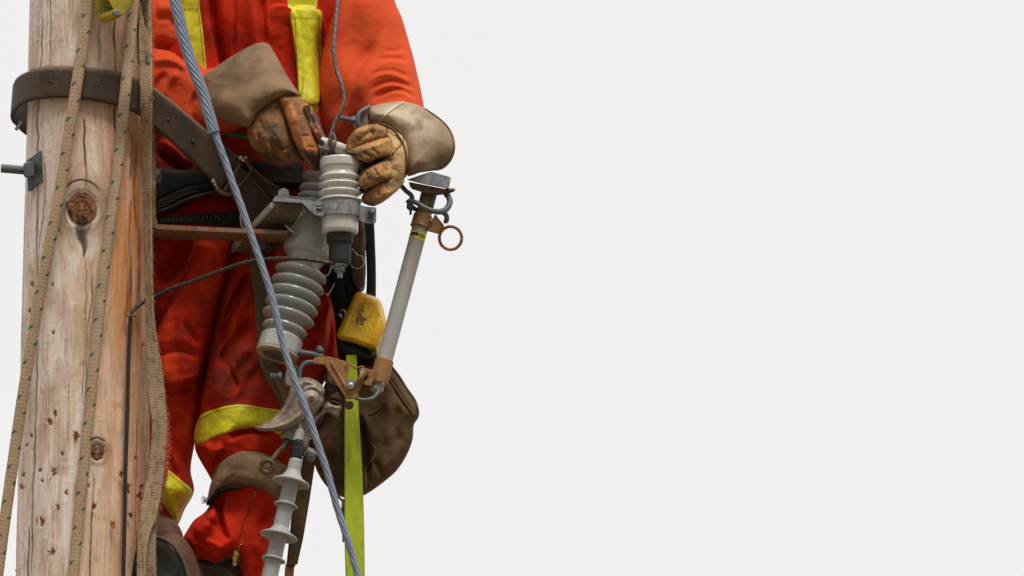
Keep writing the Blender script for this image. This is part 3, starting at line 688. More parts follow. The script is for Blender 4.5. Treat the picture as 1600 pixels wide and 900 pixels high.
mesh('stitching', join(stitches(pR.front, [(313, 655), (338, 642), (373, 635), (405, 639), (445, 649)]), stitches(pR.front, [(307, 691), (322, 686), (346, 676), (381, 667), (415, 668)]), stitches(pL.front, [(262, 738), (280, 753), (296, 768)]), stitches(pL.front, [(240, 768), (256, 782), (276, 811)])), MT['stitch'], trousers, True)
zp = spline(np.array([(399, 768), (391, 797), (382, 825), (376, 846), (370, 862)], float), 2.2)
zz = pS.front(zp[:, 0], zp[:, 1])
gs = []
for i, (x, y) in enumerate(zp):
    s = 1 if i % 2 else -1; w = 2.2+2.0*sstep(780, 850, y)
    gs.append(tube([(x-.2*s, y, zz[i]-.6), (x+w*s, y+.4, zz[i]-1.2)], 1.0, n=6, smooth=False))
gs += [tube([(368+2*i, 866+i*4.5, 20-i), (370+2*i, 868+i*4.5, 20-i)], 1, n=6, smooth=False) for i in range(6)]
zi = mesh('zip', join(*gs), MT['zip'], gaiter, True)
q = float(pS.front(np.array([369.]), np.array([860.]))[0])
mesh('zip_slider', join(slab([(366, 862), (373, 863), (373, 871), (371, 873), (369, 885), (363, 884), (364, 872), (364, 868)], q-5, 3, 1), slab([(365, 860), (372, 861), (373, 868), (365, 867)], q-8, 3, 1)), MT['zip'], gaiter)
mesh('stitching', stitches(pS.front, [(290, 838), (310, 862), (330, 869), (342, 872)], .8, .45), MT['stitch'], gaiter, True)

# jacket
zJ = lerpz([(400, 0, 118), (300, 60, 125), (500, 60, 128), (400, 200, 122), (300, 260, 110), (500, 250, 112)])
def dispJ(X, Y):
    D = wr(X, Y, 15, .018, .015, 2.75)+wr(X, Y, 19, .05, .03, 0.99)
    D = D+crease(X, Y, [(326, -60), (330, 5), (337, 50), (348, 100), (360, 150)], -12, 5, 9)+crease(X, Y, [(366, -60), (366, 30), (365, 110)], -3, 2, 3)
    D = D+crease(X, Y, [(392, -40), (396, 30), (410, 100)], 6, 14)+crease(X, Y, [(409, -20), (412, 40), (420, 80)], -5, 7, 4)
    D = D+plateau(X, Y, [(421, 13), (456, 13), (467, 155), (434, 155)], 5, 3)+plateau(X, Y, [(456, 16), (501, 18), (504, 145), (497, 163), (470, 158), (462, 90)], 5, 5)
    D = D+crease(X, Y, [(503, 20), (500, 80), (505, 140), (515, 190), (530, 230)], -14, 8, 8)
    D = D+crease(X, Y, [(285, 230), (310, 245), (345, 240)], -6, 5)+crease(X, Y, [(245, 215), (275, 235), (300, 262)], 6, 8)+crease(X, Y, [(245, 235), (262, 248), (290, 262)], -8, 5)
    return D
pJ = Puff([(255, -100), (330, -125), (400, -118), (470, -125), (560, -100), (560, 0), (540, 120), (535, 230), (545, 310), (400, 320), (232, 318), (228, 200), (235, 60)], 92, 60, zJ, dispJ, 2.6)
zA = lerpz([(240, -60, 105), (250, 60, 80), (240, 130, 62), (330, 150, 30), (400, 150, -30)])
def dispA(X, Y):
    D = wr(X, Y, 25, .015, .03, 2.)+wr(X, Y, 29, .04, .06, .6)
    D = D+crease(X, Y, [(232, 74), (256, 75), (276, 82), (290, 96), (302, 108)], -12, 4, 12)+crease(X, Y, [(232, 98), (256, 92), (276, 97), (296, 112)], 7, 7)
    D = D+crease(X, Y, [(262, 112), (246, 130), (238, 152)], -5, 5, 9)+crease(X, Y, [(284, 108), (262, 128), (250, 160)], 5, 8)+crease(X, Y, [(312, 140), (300, 165), (304, 200)], -5, 5, 9)+crease(X, Y, [(330, 150), (318, 180), (322, 210)], 4, 6)
    D = D+crease(X, Y, [(240, 12), (262, 10), (284, 22)], 4, 9)+crease(X, Y, [(240, 30), (264, 28), (286, 36)], -3, 6)+crease(X, Y, [(290, 60), (276, 40), (262, 36)], -3, 5)
    return D
pA = Puff([(205, -95), (255, -118), (288, -70), (290, 0), (298, 40), (306, 76), (318, 106), (365, 100), (415, 120), (425, 165), (395, 190), (350, 212), (300, 218), (250, 200), (212, 170), (196, 100), (196, 0)], 48, 44, zA, dispA, 1.7)
zB = lerpz([(580, -60, 110), (575, 60, 88), (600, 140, 40), (620, 190, -10), (540, 190, 60)])
def dispB(X, Y):
    D = wr(X, Y, 35, .02, .02, 2.5)+wr(X, Y, 39, .05, .05, 1.2)
    D = D+crease(X, Y, [(606, 40), (590, 78), (568, 112), (545, 155)], 9, 5, 20)+crease(X, Y, [(594, 60), (565, 100), (540, 150), (522, 185)], -9, 14, 6)
    for p, h in (([(582, 99), (600, 92), (618, 91), (642, 98)], -4.5), ([(574, 124), (590, 113), (612, 110), (645, 124)], -4.5), ([(574, 147), (592, 133), (616, 128), (655, 142)], -4.5), ([(582, 158), (600, 146), (625, 140), (658, 158)], -4.5), ([(598, 78), (618, 80), (636, 74)], -3)):
        D = D+crease(X, Y, p, h, 3, 4)+crease(X, Y, [(a, b+6) for a, b in p], -h*.7, 4)
    D = D+crease(X, Y, [(545, -20), (520, 60), (515, 120)], 6, 16)+crease(X, Y, [(560, 0), (548, 60), (556, 90)], -4, 14)
    return D
pB = Puff([(520, -95), (570, -118), (608, -90), (612, -30), (617, 2), (628, 28), (638, 62), (646, 90), (653, 120), (659, 148), (663, 185), (650, 215), (600, 225), (560, 222), (520, 226), (503, 200), (499, 150), (500, 90), (507, 40), (520, -10)], 66, 56, zB, dispB, 1.0)
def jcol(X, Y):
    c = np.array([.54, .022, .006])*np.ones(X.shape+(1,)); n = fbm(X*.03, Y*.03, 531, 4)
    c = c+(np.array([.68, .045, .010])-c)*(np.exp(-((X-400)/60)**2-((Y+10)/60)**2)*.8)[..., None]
    return c+(np.array([.13, .018, .012])-c)*np.clip(sstep(185, 255, Y+50*(n-.5))*.85+sstep(.6, .8, n)*.4, 0, 1)[..., None]  # shade under the forearms painted in towards the waist, plus random stains
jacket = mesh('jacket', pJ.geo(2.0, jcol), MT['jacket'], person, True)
mesh('sleeve', pA.geo(1.8), MT['sleeve'], jacket, True); mesh('sleeve', pB.geo(1.8), MT['sleeve'], jacket, True)
mesh('reflective_stripe', patch(pJ.front, [(272, -70), (310, -80), (311, 0), (317, 50), (323, 112), (322, 140), (300, 140), (288, 60), (276, 0)], 1.5, 1.8, 2.5), MT['stripe'], jacket, True)
mesh('reflective_stripe', join(patch(pJ.front, [(449, -70), (492, -70), (493, -20), (494, 14), (452, 13), (450, -30)], 1.0, 1.8, 2.5), patch(pJ.front, [(455.5, 15), (478, 15), (501, 16.5), (501.5, 60), (503, 120), (501, 145), (496, 163), (470, 157), (464, 110), (459, 60)], 2.2, 1.6, 2.5),
     patch(pJ.front, [(471, 157), (497, 163), (493, 180), (474, 178)], .6, 1.8, 2.)), MT['stripe'], jacket, True)
mesh('stitching', join(stitches(pJ.front, [(458, 27), (499, 28)], 3.2), stitches(pJ.front, [(462, 30), (463, 80), (468, 150)], 3.2), stitches(pJ.front, [(499, 28), (499, 80), (500, 140)], 3.2), stitches(pJ.front, [(472, 155), (496, 159)], 3.2), stitches(pJ.front, [(283, 15), (300, 13), (310, 14)], 2.4), stitches(pJ.front, [(309, 0), (314, 50), (320, 108)], 2.4), stitches(pJ.front, [(422, 26), (440, 25), (454, 26)], .5)), MT['stitch'], jacket, True)
mesh('pen', tube([(345, 207, 5), (368, 211, 4), (395, 216, 3)], 4, n=12, round_ends=True), MT['greenplastic'], person, True)

# tool belt
tb = Puff([(226, 268), (285, 263), (345, 262), (420, 250), (500, 250), (570, 262), (572, 300), (500, 296), (420, 292), (345, 296), (300, 308), (262, 326), (226, 340)], 16, 9, lerpz([(230, 300, 28), (300, 290, 22), (400, 270, 28), (560, 280, 50)]), lambda X, Y: wr(X, Y, 41, .03, .04, 2)+crease(X, Y, [(235, 318), (262, 304), (290, 292), (340, 284)], -2.5, 2.5, 1.5, 0))
belt = mesh('tool_belt', tb.geo(1.8), MT['blackleather'], person, True)
mesh('stitching', stitches(tb.front, [(236, 330), (262, 318), (285, 305), (310, 298)], .6, .5), MT['fluff'], belt, True)
mesh('belt_edge', tube([(232, 337, 14), (262, 326, 12), (300, 309, 8), (345, 298, 8)], 3.4, n=10), MT['black'], belt, True)
wz = lambda x, y: 10
g = hull([(236, 341, 10), (300, 334, 5), (374, 330, -5), (378, 354, -5), (300, 350, 5), (236, 349, 10)], [(236, 341, 16), (300, 334, 11), (374, 330, 1), (378, 354, 1), (300, 350, 11), (236, 349, 16)], 1)
ss = mesh('belt_strap', g, MT['blackleather'], belt)
mesh('stitching', join(*[tube([(x, 344.5-(x-236)*.075+d, 8.6-(x-236)*.113), (x+3, 344.3-(x-236)*.075+d, 8.3-(x-236)*.113)], .5, n=5, smooth=False) for x in range(250, 352, 6) for d in (0, 3.5)]), MT['bootgrey'], ss, True)
for x in (296, 318, 342, 360): mesh('punched_hole', prismax((x, 347-(x-236)*.04, 8.8-(x-236)*.113), (0, 0, 1), 2.4, 1.5, 12, 0), MT['black'], ss)
mesh('belt_buckle', join(tube([(376, 330, -12), (376, 345, -14), (379, 356, -14), (388, 358, -10)], 1.8, n=8), tube([(382, 330, -10), (383, 348, -12)], 1.5, n=8)), MT['chrome'], belt, True)

# gaff pad below the knee
zG = lerpz([(328, 780, 30), (345, 745, 16), (390, 735, 6), (440, 750, 18)])
pG = Puff([(323, 790), (325, 773), (330, 753), (339, 729), (354, 713), (374, 703), (390, 702), (412, 707), (432, 718), (450, 733), (446, 767), (437, 782), (426, 781), (408, 769), (390, 762), (367, 761), (352, 766), (341, 775), (331, 787)], 42, 18, zG, lambda X, Y: wr(X, Y, 51, .03, .04, 3)+crease(X, Y, [(352, 752), (362, 746), (368, 741)], -3, 2.5)+crease(X, Y, [(330, 750), (350, 755), (400, 757), (434, 772)], -1.2, 1.5, 1.5, 0))
pad = mesh('knee_pad', pG.geo(1.5), MT['suede'], person, True)
mesh('pad_lining', tube([(325, 789, 8), (333, 777, -6), (345, 768, -14), (360, 763, -20), (380, 763, -24)], [4, 4, 4, 3.5, 3], n=12, round_ends=True), MT['blackleather'], pad, True)
gs = []
for i in range(26):
    a = random.uniform(-.6, .9); x, y = 326+random.uniform(-1, 2), 782+random.uniform(-3, 4); l = random.uniform(5, 13)
    gs.append(tube([(x, y, 40), (x-l*.6, y-l*.1*a*3, 38), (x-l, y-l*.5*a, 40)], .35, n=4, step=4))
mesh('loose_threads', join(*gs), MT['fluff'], pad, True)

# boots
def boots():
    b = Puff([(240, 838), (262, 832), (284, 838), (298, 855), (308, 878), (316, 905), (322, 960), (300, 1000), (220, 1000), (205, 930), (215, 870)], 34, 30, lerpz([(260, 850, -18), (300, 900, -12), (260, 960, 0)]), lambda X, Y: wr(X, Y, 61, .04, .04, 2))
    o = mesh('boot', join(b.geo(1.8), Puff([(215, 806), (245, 806), (270, 812), (282, 826), (286, 845), (270, 860), (225, 860)], 34, 28, 20, lambda X, Y: wr(X, Y, 63, .06, .06, 2)).geo(2)), MT['boot'], person, True)
    s = Puff([(200, 915), (201, 890), (207, 866), (218, 848), (234, 840), (250, 843), (266, 852), (280, 870), (291, 898), (296, 940), (285, 985), (250, 1000), (215, 985), (203, 950)], 16, 12, lerpz([(240, 850, -42), (250, 930, -50), (250, 990, -42)]), lambda X, Y: -2*np.exp(-((X-245)/28)**2-((Y-905)/40)**2))
    mesh('sole', s.geo(1.6), MT['sole'], o, True)
    mesh('welt', tube([(236, 839, -44), (252, 841, -47), (269, 851, -49), (283, 870, -50), (293, 898, -50), (298, 940, -50)], 3.2, n=10), MT['welt'], o, True)
    b2 = Puff([(300, 872), (325, 870), (350, 868), (372, 868), (384, 890), (392, 930), (392, 1000), (310, 1000), (306, 930), (308, 895)], 36, 28, lerpz([(340, 880, 75), (340, 980, 55)]), lambda X, Y: wr(X, Y, 71, .04, .05, 2)+crease(X, Y, [(308, 884), (330, 890), (360, 905)], -4, 4)+crease(X, Y, [(318, 876), (345, 884), (372, 905)], 3, 5))
    o2 = mesh('boot', b2.geo(1.8), MT['bootgrey'], person, True)
    mesh('sole', slab([(296, 985), (400, 985), (404, 1012), (292, 1012)], 5, 95, 4), MT['sole'], o2)
boots()

# gloves --------------------------------------------------------
def ring_loft(st, n=64, step=2.5, th=2.5, wobble=0):
    """st: (left point, right point, z centre, depth radius)"""
    A = np.array([[*a, *b, z, d] for a, b, z, d in st], float); S = spline(A, step)
    ph = np.arange(n)*2*np.pi/n
    def make(k):
        c = (S[:, 0:2]+S[:, 2:4])/2; h = (S[:, 2:4]-S[:, 0:2])/2
        X = c[:, 0:1]+h[:, 0:1]*np.cos(ph)*k; Y = c[:, 1:2]+h[:, 1:2]*np.cos(ph)*k
        Z = S[:, 4:5]-S[:, 5:6]*np.sin(ph)*k
        w = wobble*2*(fbm(X*.035, Y*.035, 77, 4)-.5)*np.clip(np.sin(ph), 0, 1); return np.stack([X, Y, Z-w], -1)
    o = make(1.0); i = make(.93)
    m = len(S); V = np.vstack([o.reshape(-1, 3), i[::-1].reshape(-1, 3)])
    return dict(V=V, F=grid_faces(2*m, n, True))
def gmx(c, b, t): return c+(np.array(b)-c)*np.clip(t, 0, 1)[..., None]
def g1col(X, Y):
    g = lambda x, y, a, b: np.exp(-((X-x)/a)**2-((Y-y)/b)**2); n = fbm(X*.07, Y*.07, 501, 4); n2 = fbm(X*.18, Y*.14, 503, 3)
    seam = np.interp(Y, [150, 168, 182, 200, 217, 240, 262], [431, 437, 443, 449, 457, 475, 490]); r = sstep(-1, 3, X-seam)
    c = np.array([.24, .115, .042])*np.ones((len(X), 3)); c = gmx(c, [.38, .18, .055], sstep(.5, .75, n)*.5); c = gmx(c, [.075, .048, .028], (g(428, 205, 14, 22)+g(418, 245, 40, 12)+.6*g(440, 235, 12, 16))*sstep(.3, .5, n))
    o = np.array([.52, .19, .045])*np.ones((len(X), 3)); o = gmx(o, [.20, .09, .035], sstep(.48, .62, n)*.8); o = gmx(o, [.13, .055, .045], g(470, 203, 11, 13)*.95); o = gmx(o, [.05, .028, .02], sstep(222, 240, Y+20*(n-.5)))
    o = gmx(o, [.55, .2, .05], g(462, 212, 5, 16)*.8); c = c+(o-c)*r[:, None]
    t = sstep(-2, 3, X-np.interp(Y, [150, 175, 195, 212], [474, 480, 486, 500])); c = gmx(c, [.34, .15, .06], t*.9); c = gmx(c, [.06, .035, .025], t*sstep(.5, .62, n)); return c
pG1 = [Puff([(436, 146), (420, 150), (409, 158), (396, 171), (388, 188), (386, 205), (391, 225), (406, 241), (425, 254), (439, 261), (460, 256), (476, 252), (466, 232), (457, 215), (450, 195), (444, 168)], 34, 34, lerpz([(430, 160, -72), (400, 210, -72), (440, 210, -86), (440, 250, -72)]),
        lambda X, Y: 5*(fbm(X*.05, Y*.05, 111, 4)-.5)+2.2*(fbm(X*.15, Y*.15, 113, 3)-.5)+crease(X, Y, [(421, 214), (427, 235), (437, 256)], -6, 2.2, 4)+crease(X, Y, [(402, 206), (405, 222), (412, 240)], -5, 2.2, 4)+crease(X, Y, [(412, 205), (417, 225), (424, 244)], 4, 5)+crease(X, Y, [(432, 200), (442, 225), (452, 246)], 5, 6)+crease(X, Y, [(446, 226), (450, 240), (455, 252)], -4, 2, 4)+crease(X, Y, [(400, 184), (408, 194), (408, 206)], -2.5, 3)+crease(X, Y, [(428, 165), (424, 180), (428, 196)], -2.2, 3, 6)+crease(X, Y, [(432, 236), (440, 232), (448, 236)], -1.8, 2)+crease(X, Y, [(392, 200), (400, 212), (402, 226)], 2, 4)),
    Puff([(432, 148), (452, 146), (472, 153), (479, 166), (482, 185), (490, 205), (498, 225), (506, 246), (503, 262), (494, 267), (484, 262), (471, 243), (458, 218), (449, 190), (438, 165)], 20, 15, lerpz([(450, 155, -86), (465, 200, -104), (485, 240, -106), (498, 262, -90)]),
        lambda X, Y: 3*(fbm(X*.06, Y*.06, 131, 4)-.5)+crease(X, Y, [(462, 176), (468, 180), (476, 178)], -1.6, 2)+crease(X, Y, [(470, 214), (478, 212), (486, 214)], -2.5, 2.2)+crease(X, Y, [(466, 196), (474, 226), (486, 250)], 3, 5)+crease(X, Y, [(476, 232), (484, 229), (494, 232)], -2.2, 2)+crease(X, Y, [(452, 160), (458, 180), (464, 196)], 2, 5)),
    Puff([(474, 160), (485, 165), (495, 178), (503, 198), (507, 214), (502, 224), (494, 216), (486, 204), (479, 190), (475, 175)], 13, 8, lerpz([(480, 165, -88), (500, 210, -112)]), lambda X, Y: crease(X, Y, [(482, 172), (488, 190), (498, 208)], -3, 2)+crease(X, Y, [(490, 178), (497, 195), (502, 210)], 1.6, 3)+crease(X, Y, [(488, 196), (494, 191), (500, 190)], -1.5, 1.6))]
tips = [tube(p, r, n=14, round_ends=True) for p, r in (([(410, 226, -72), (418, 233, -48), (424, 226, -30)], [12, 11, 9]), ([(428, 236, -74), (436, 243, -46), (442, 234, -26)], [14, 12, 10]), ([(450, 238, -78), (458, 242, -48), (462, 232, -28)], [14, 12, 10]), ([(488, 250, -92), (496, 246, -70), (500, 234, -58)], [13, 11, 9]), ([(496, 206, -108), (504, 222, -104), (506, 236, -98)], [9, 8.5, 7.5]))]
for t in tips: t['col'] = np.ones((len(t['V']), 3))*np.array([.13, .075, .035])
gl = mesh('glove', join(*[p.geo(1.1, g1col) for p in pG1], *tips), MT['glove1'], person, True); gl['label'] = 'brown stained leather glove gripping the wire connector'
def drapes(puffs, pts, off=.3, step=2.5):
    P = spline(np.array(pts, float), step); Z = np.full(len(P), 1e9)
    for p in puffs:
        d, _, _, _, _, ins = polydist(P[:, 0], P[:, 1], p.C); Z = np.where(ins, np.minimum(Z, p.eval(P[:, 0], P[:, 1], d)[0]), Z)
    ok = Z < 1e8; Z = np.interp(np.arange(len(Z)), np.nonzero(ok)[0], Z[ok]) if ok.any() else Z*0-100
    Z = np.convolve(np.pad(Z, 2, mode='edge'), [.15, .2, .3, .2, .15], 'valid')
    return np.column_stack([P, Z-off])
mesh('seam', join(*[tube(drapes(pG1, L, .2), r, n=8, smooth=False) for L, r in (([(432, 150), (437, 164), (443, 178), (449, 196), (455, 212), (458, 219)], 1.7), ([(457, 215), (462, 229), (471, 242), (480, 254), (490, 264)], 1.6), ([(476, 168), (479, 186), (486, 202), (494, 212), (502, 220)], 1.3))]), MT['seam'], gl, True)
zF = lerpz([(340, 115, -14), (405, 75, -12), (440, 110, -50), (465, 150, -84), (430, 160, -90), (395, 195, -84), (345, 185, -44)])
pF = Puff([(317, 121), (338, 104), (365, 86), (388, 73), (405, 66.5), (419, 69), (430, 84), (440, 102), (453, 125), (468, 150), (455, 150), (438, 154), (420, 164), (404, 180), (390, 198), (375, 197), (352, 190), (336, 178), (324, 156)], 42, 34, zF,
    lambda X, Y: wr(X, Y, 83, .025, .025, 5)+crease(X, Y, [(345, 176), (365, 188), (388, 194)], -3, 4)+crease(X, Y, [(325, 124), (365, 92), (405, 72)], 1.6, 4, 3, 0)+crease(X, Y, [(398, 90), (420, 130), (445, 150)], 4, 14))
cuff = mesh('cuff', pF.geo(1.5), MT['suede'], gl, True)
def drapeP(puff, pts, off=.5, step=3):
    P = spline(np.array(pts, float), step); return np.column_stack([P, puff.front(P[:, 0], P[:, 1])-off])
mesh('seam', join(tube(drapes([pF]+pG1, [(390, 197), (403, 180), (418, 165), (436, 154), (455, 149.5), (467, 151)], .6), 1.6, n=8, smooth=False)), MT['seam'], gl, True)
mesh('strap_tab', slab([(473, 166), (484, 163), (486, 172), (485, 184), (479, 182), (476, 175)], -117, 8, 1.2), MT['seam'], gl)

def g2col(X, Y):
    g = lambda x, y, a, b: np.exp(-((X-x)/a)**2-((Y-y)/b)**2); n = fbm(X*.07, Y*.07, 511, 4); n2 = fbm(X*.2, Y*.2, 513, 3)
    c = np.array([.60, .39, .17])*np.ones((len(X), 3)); c = gmx(c, [.66, .50, .30], sstep(.48, .6, n)*sstep(600, 615, X)*.8)
    f = 1-sstep(596, 618, X+14*(n-.5)); c = gmx(c, [.40, .185, .045], f*.92); c = gmx(c, [.56, .31, .09], f*sstep(.5, .66, n2)*.55); c = gmx(c, [.20, .10, .04], f*sstep(.5, .66, n)*.85)
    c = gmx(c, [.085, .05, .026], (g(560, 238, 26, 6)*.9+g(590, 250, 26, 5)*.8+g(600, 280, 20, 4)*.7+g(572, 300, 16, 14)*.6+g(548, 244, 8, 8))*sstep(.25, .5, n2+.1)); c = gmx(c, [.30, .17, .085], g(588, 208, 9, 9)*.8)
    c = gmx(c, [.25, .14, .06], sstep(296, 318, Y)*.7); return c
nz = lambda X, Y: 2.6*(fbm(X*.07, Y*.07, 141, 4)-.5)+1.2*(fbm(X*.2, Y*.2, 143, 3)-.5)
pG2 = [Puff([(600, 197), (612, 199), (624, 207), (634, 220), (638, 238), (637, 260), (631, 282), (619, 299), (604, 312), (590, 320), (583, 318), (588, 300), (594, 284), (597, 262), (597, 244), (596, 222), (592, 206)], 34, 22, lerpz([(610, 205, -84), (625, 240, -92), (615, 290, -90), (595, 310, -90)]),
        lambda X, Y: nz(X, Y)+crease(X, Y, [(630, 212), (626, 226), (616, 238)], -2, 2)+crease(X, Y, [(618, 250), (626, 262), (626, 274)], 2.5, 6)+crease(X, Y, [(612, 262), (622, 268), (632, 266)], -1.5, 2.5)+crease(X, Y, [(616, 282), (624, 286)], -1.6, 2.5)),
    Puff([(540, 238), (541, 226), (545, 215), (554, 204), (570, 196), (590, 194.5), (604, 200), (606, 212), (594, 219), (582, 221), (572, 224), (561, 230), (552, 240)], 12, 9.5, lerpz([(545, 232, -118), (560, 210, -124), (600, 205, -108)]), lambda X, Y: nz(X, Y)+crease(X, Y, [(558, 228), (566, 216), (578, 208), (590, 206)], -3.5, 3, 4)+crease(X, Y, [(552, 214), (562, 206), (576, 201)], 1.6, 4)+crease(X, Y, [(581, 198), (582, 206), (585, 214)], -2.2, 1.5)),
    Puff([(540, 238), (556, 230), (570, 225), (584, 220), (603, 213), (622, 209), (630, 224), (616, 241), (603, 244), (588, 248), (576, 254), (563, 251), (550, 246)], 16, 11, lerpz([(545, 240, -126), (580, 236, -130), (620, 222, -98)]), lambda X, Y: nz(X, Y)+crease(X, Y, [(558, 235), (580, 229), (606, 220)], 2.5, 4)+crease(X, Y, [(566, 236), (573, 242), (582, 245)], -3.5, 2, 3)+crease(X, Y, [(580, 230), (586, 238), (594, 243)], -3, 2, 3.5)+crease(X, Y, [(556, 241), (566, 246)], -2, 1.6)+crease(X, Y, [(602, 222), (608, 232), (606, 240)], -1.6, 2.4)+crease(X, Y, [(545, 241), (560, 248), (574, 252)], 1.8, 1.6)),
    Puff([(616, 240), (600, 248), (590, 254), (574, 262), (563, 272), (559, 281), (561, 291), (570, 297), (582, 292), (598, 284), (616, 276), (628, 262)], 17, 12, lerpz([(563, 282, -118), (585, 272, -128), (622, 255, -98)]), lambda X, Y: nz(X, Y)+crease(X, Y, [(584, 262), (587, 268), (590, 277)], -4, 1.8, 2.5)+crease(X, Y, [(597, 256), (600, 262), (605, 270)], -4, 1.8, 2.5)+crease(X, Y, [(573, 268), (574, 276), (578, 284)], -3.5, 1.8, 2.5)+crease(X, Y, [(566, 278), (567, 286), (572, 291)], -2.5, 1.6)+crease(X, Y, [(566, 272), (580, 263), (600, 252)], 2, 2)+crease(X, Y, [(570, 292), (590, 282), (608, 275)], 1.8, 1.8)+crease(X, Y, [(590, 266), (594, 270), (596, 277)], 2, 2.2)),
    Puff([(616, 273), (598, 283), (580, 293), (570, 300), (565, 308), (566, 316), (573, 320), (585, 322), (602, 312), (622, 297), (632, 281)], 16, 12, lerpz([(572, 312, -108), (592, 298, -118), (622, 285, -94)]), lambda X, Y: nz(X, Y)+crease(X, Y, [(586, 294), (590, 299), (592, 308)], -3.8, 1.8, 2.5)+crease(X, Y, [(600, 286), (604, 292), (608, 300)], -3.5, 1.8, 2.5)+crease(X, Y, [(575, 300), (577, 307), (582, 314)], -3, 1.6, 2.5)+crease(X, Y, [(572, 300), (586, 292), (604, 283)], 1.8, 2))]
palm = Puff([(562, 240), (580, 232), (604, 222), (616, 236), (614, 262), (606, 292), (586, 306), (572, 296), (564, 270)], 16, 12, -76).geo(1.6); palm['col'] = np.ones((len(palm['V']), 3))*np.array([.12, .065, .03])
tips = [tube(p, r, n=14, round_ends=True) for p, r in (([(546, 234, -118), (552, 240, -104), (562, 242, -96)], [9, 9, 8]), ([(550, 241, -124), (560, 246, -106), (572, 244, -98)], [8, 9, 9]), ([(567, 284, -116), (576, 286, -98), (588, 280, -88)], [11, 11, 10]), ([(573, 310, -104), (582, 310, -90), (594, 304, -82)], [10, 10, 9]), ([(598, 226, -84), (580, 236, -92), (560, 244, -96)], [13, 12, 10]))]
for t in tips: t['col'] = np.ones((len(t['V']), 3))*np.array([.24, .13, .05])
tips.append(palm)
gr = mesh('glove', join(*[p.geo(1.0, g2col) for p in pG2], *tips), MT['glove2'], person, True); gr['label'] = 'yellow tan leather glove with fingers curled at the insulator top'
mesh('seam', join(*[tube(drapes(pG2, L, .1), r, n=8, smooth=False) for L, r in (([(583, 197), (582, 205), (585, 214), (592, 217)], 1.0), ([(603, 200), (604, 208), (600, 215)], 1.0), ([(630, 214), (630, 222), (622, 232), (613, 241)], 1.2), ([(541, 239), (552, 246), (564, 251), (576, 253), (590, 247), (604, 243), (614, 243)], 1.3), ([(614, 247), (600, 251), (588, 257), (572, 266), (563, 276)], 1.2), ([(614, 276), (600, 284), (584, 291)], 1.1), ([(560, 284), (563, 293), (570, 296)], 1.0))]), MT['seam'], gr, True)
zC = lerpz([(640, 160, -30), (700, 190, -20), (700, 250, -30), (640, 265, -80), (600, 190, -85), (580, 175, -70)])
pC = Puff([(577, 190), (576, 170), (588, 164), (608, 160), (630, 158), (660, 167), (692, 188), (706, 206), (711, 222), (711, 236), (704, 253), (690, 265), (674, 267), (655, 270), (637, 275), (634, 262), (632, 240), (622, 215), (604, 200), (590, 194)], 44, 40, zC, lambda X, Y: wr(X, Y, 81, .03, .03, 3)+crease(X, Y, [(633, 160), (610, 175), (594, 193)], 2.4, 4, 4, 0)+crease(X, Y, [(629, 158), (606, 174), (590, 191)], -1.5, 1.4, 1.4, 0)+crease(X, Y, [(655, 262), (690, 255)], -3, 4))
def c2col(X, Y):
    g = lambda x, y, a, b: np.exp(-((X-x)/a)**2-((Y-y)/b)**2); n = fbm(X*.05, Y*.05, 521, 4)
    c = np.array([.31, .225, .135])*np.ones(X.shape+(1,)); c = gmx(c, [.56, .46, .33], (g(650, 195, 30, 26)+.7*g(610, 175, 26, 8))*sstep(.3, .55, n)); c = gmx(c, [.185, .11, .055], (sstep(672, 708, X)*.8+g(690, 255, 30, 12)*.6+g(650, 262, 30, 8)*.6)*sstep(.25, .55, n))  # pale highlight on top painted into the suede colour; browner right edge
    dd = crease(X, Y, [(631, 158), (608, 174), (592, 194)], 1, 4.5, 4.5, 0); return gmx(c, [.58, .47, .34], dd*.8)
cuff2 = mesh('cuff', pC.geo(1.5, c2col), MT['suede2'], gr, True); cuff2['label'] = 'tan suede gauntlet cuff'
V2 = pC.geo(2.5)['V']
def drapeP(puff, pts, off=.5, step=3):
    P = spline(np.array(pts, float), step); return np.column_stack([P, puff.front(P[:, 0], P[:, 1])-off])
mesh('seam', join(tube(drapeP(pC, [(664, 170), (692, 191), (704, 207), (708, 222), (708, 236), (702, 250), (688, 262)], .6), 1.5, n=8, smooth=False), tube(np.array([(583, 194, -108), (600, 195, -112), (616, 205, -114), (628, 222, -114), (634, 242, -112), (635, 262, -108), (633, 276, -100)]), 2.0, n=8), tube(drapeP(pC, [(631, 161), (610, 175), (595, 191)], .4), .7, n=6, smooth=False), tube(drapeP(pC, [(640, 272), (662, 267), (680, 263)], .3), .9, n=6, smooth=False)), MT['seam'], gr, True)

# ---------------------------------------------------------------- pole strap (positioning belt)
strap = thing('climbing_belt', 'wide brown leather climbing strap wrapped around the pole and buckled to the worker', 'strap', (150, 160, -100))
top = [(120, 190, 118), (75, 172, 92), (42, 155, 62), (26, 142, 25), (22, 133, -12), (29, 121, -45), (48, 111, -76), (75, 107, -97), (110, 107, -107), (150, 110, -109), (190, 117, -101), (222, 129, -88), (250, 147, -76), (300, 188, -56), (340, 222, -40), (372, 248, -28)]
bt = [(120, 240, 118), (75, 226, 92), (44, 212, 62), (27, 198, 25), (18, 186, -12), (25, 172, -45), (42, 160, -76), (70, 154, -97), (108, 153, -107), (148, 158, -109), (185, 166, -101), (214, 178, -88), (237, 196, -76), (278, 232, -56), (316, 268, -40), (346, 296, -28)]
sp = mesh('strap_band', ribbon(top, bt, 5, 14, 4, disp=lambda U, V, pt: .5*np.sin(V*.05)+0*U), MT['leather'], strap, True)
mesh('back_layer', ribbon([(x, y-3.5, z+6) for x, y, z in top[6:]], [(x, y+25, z+6) for x, y, z in top[6:]], 4, 4, 4), MT['leather_edge'], strap, True)
gs = []
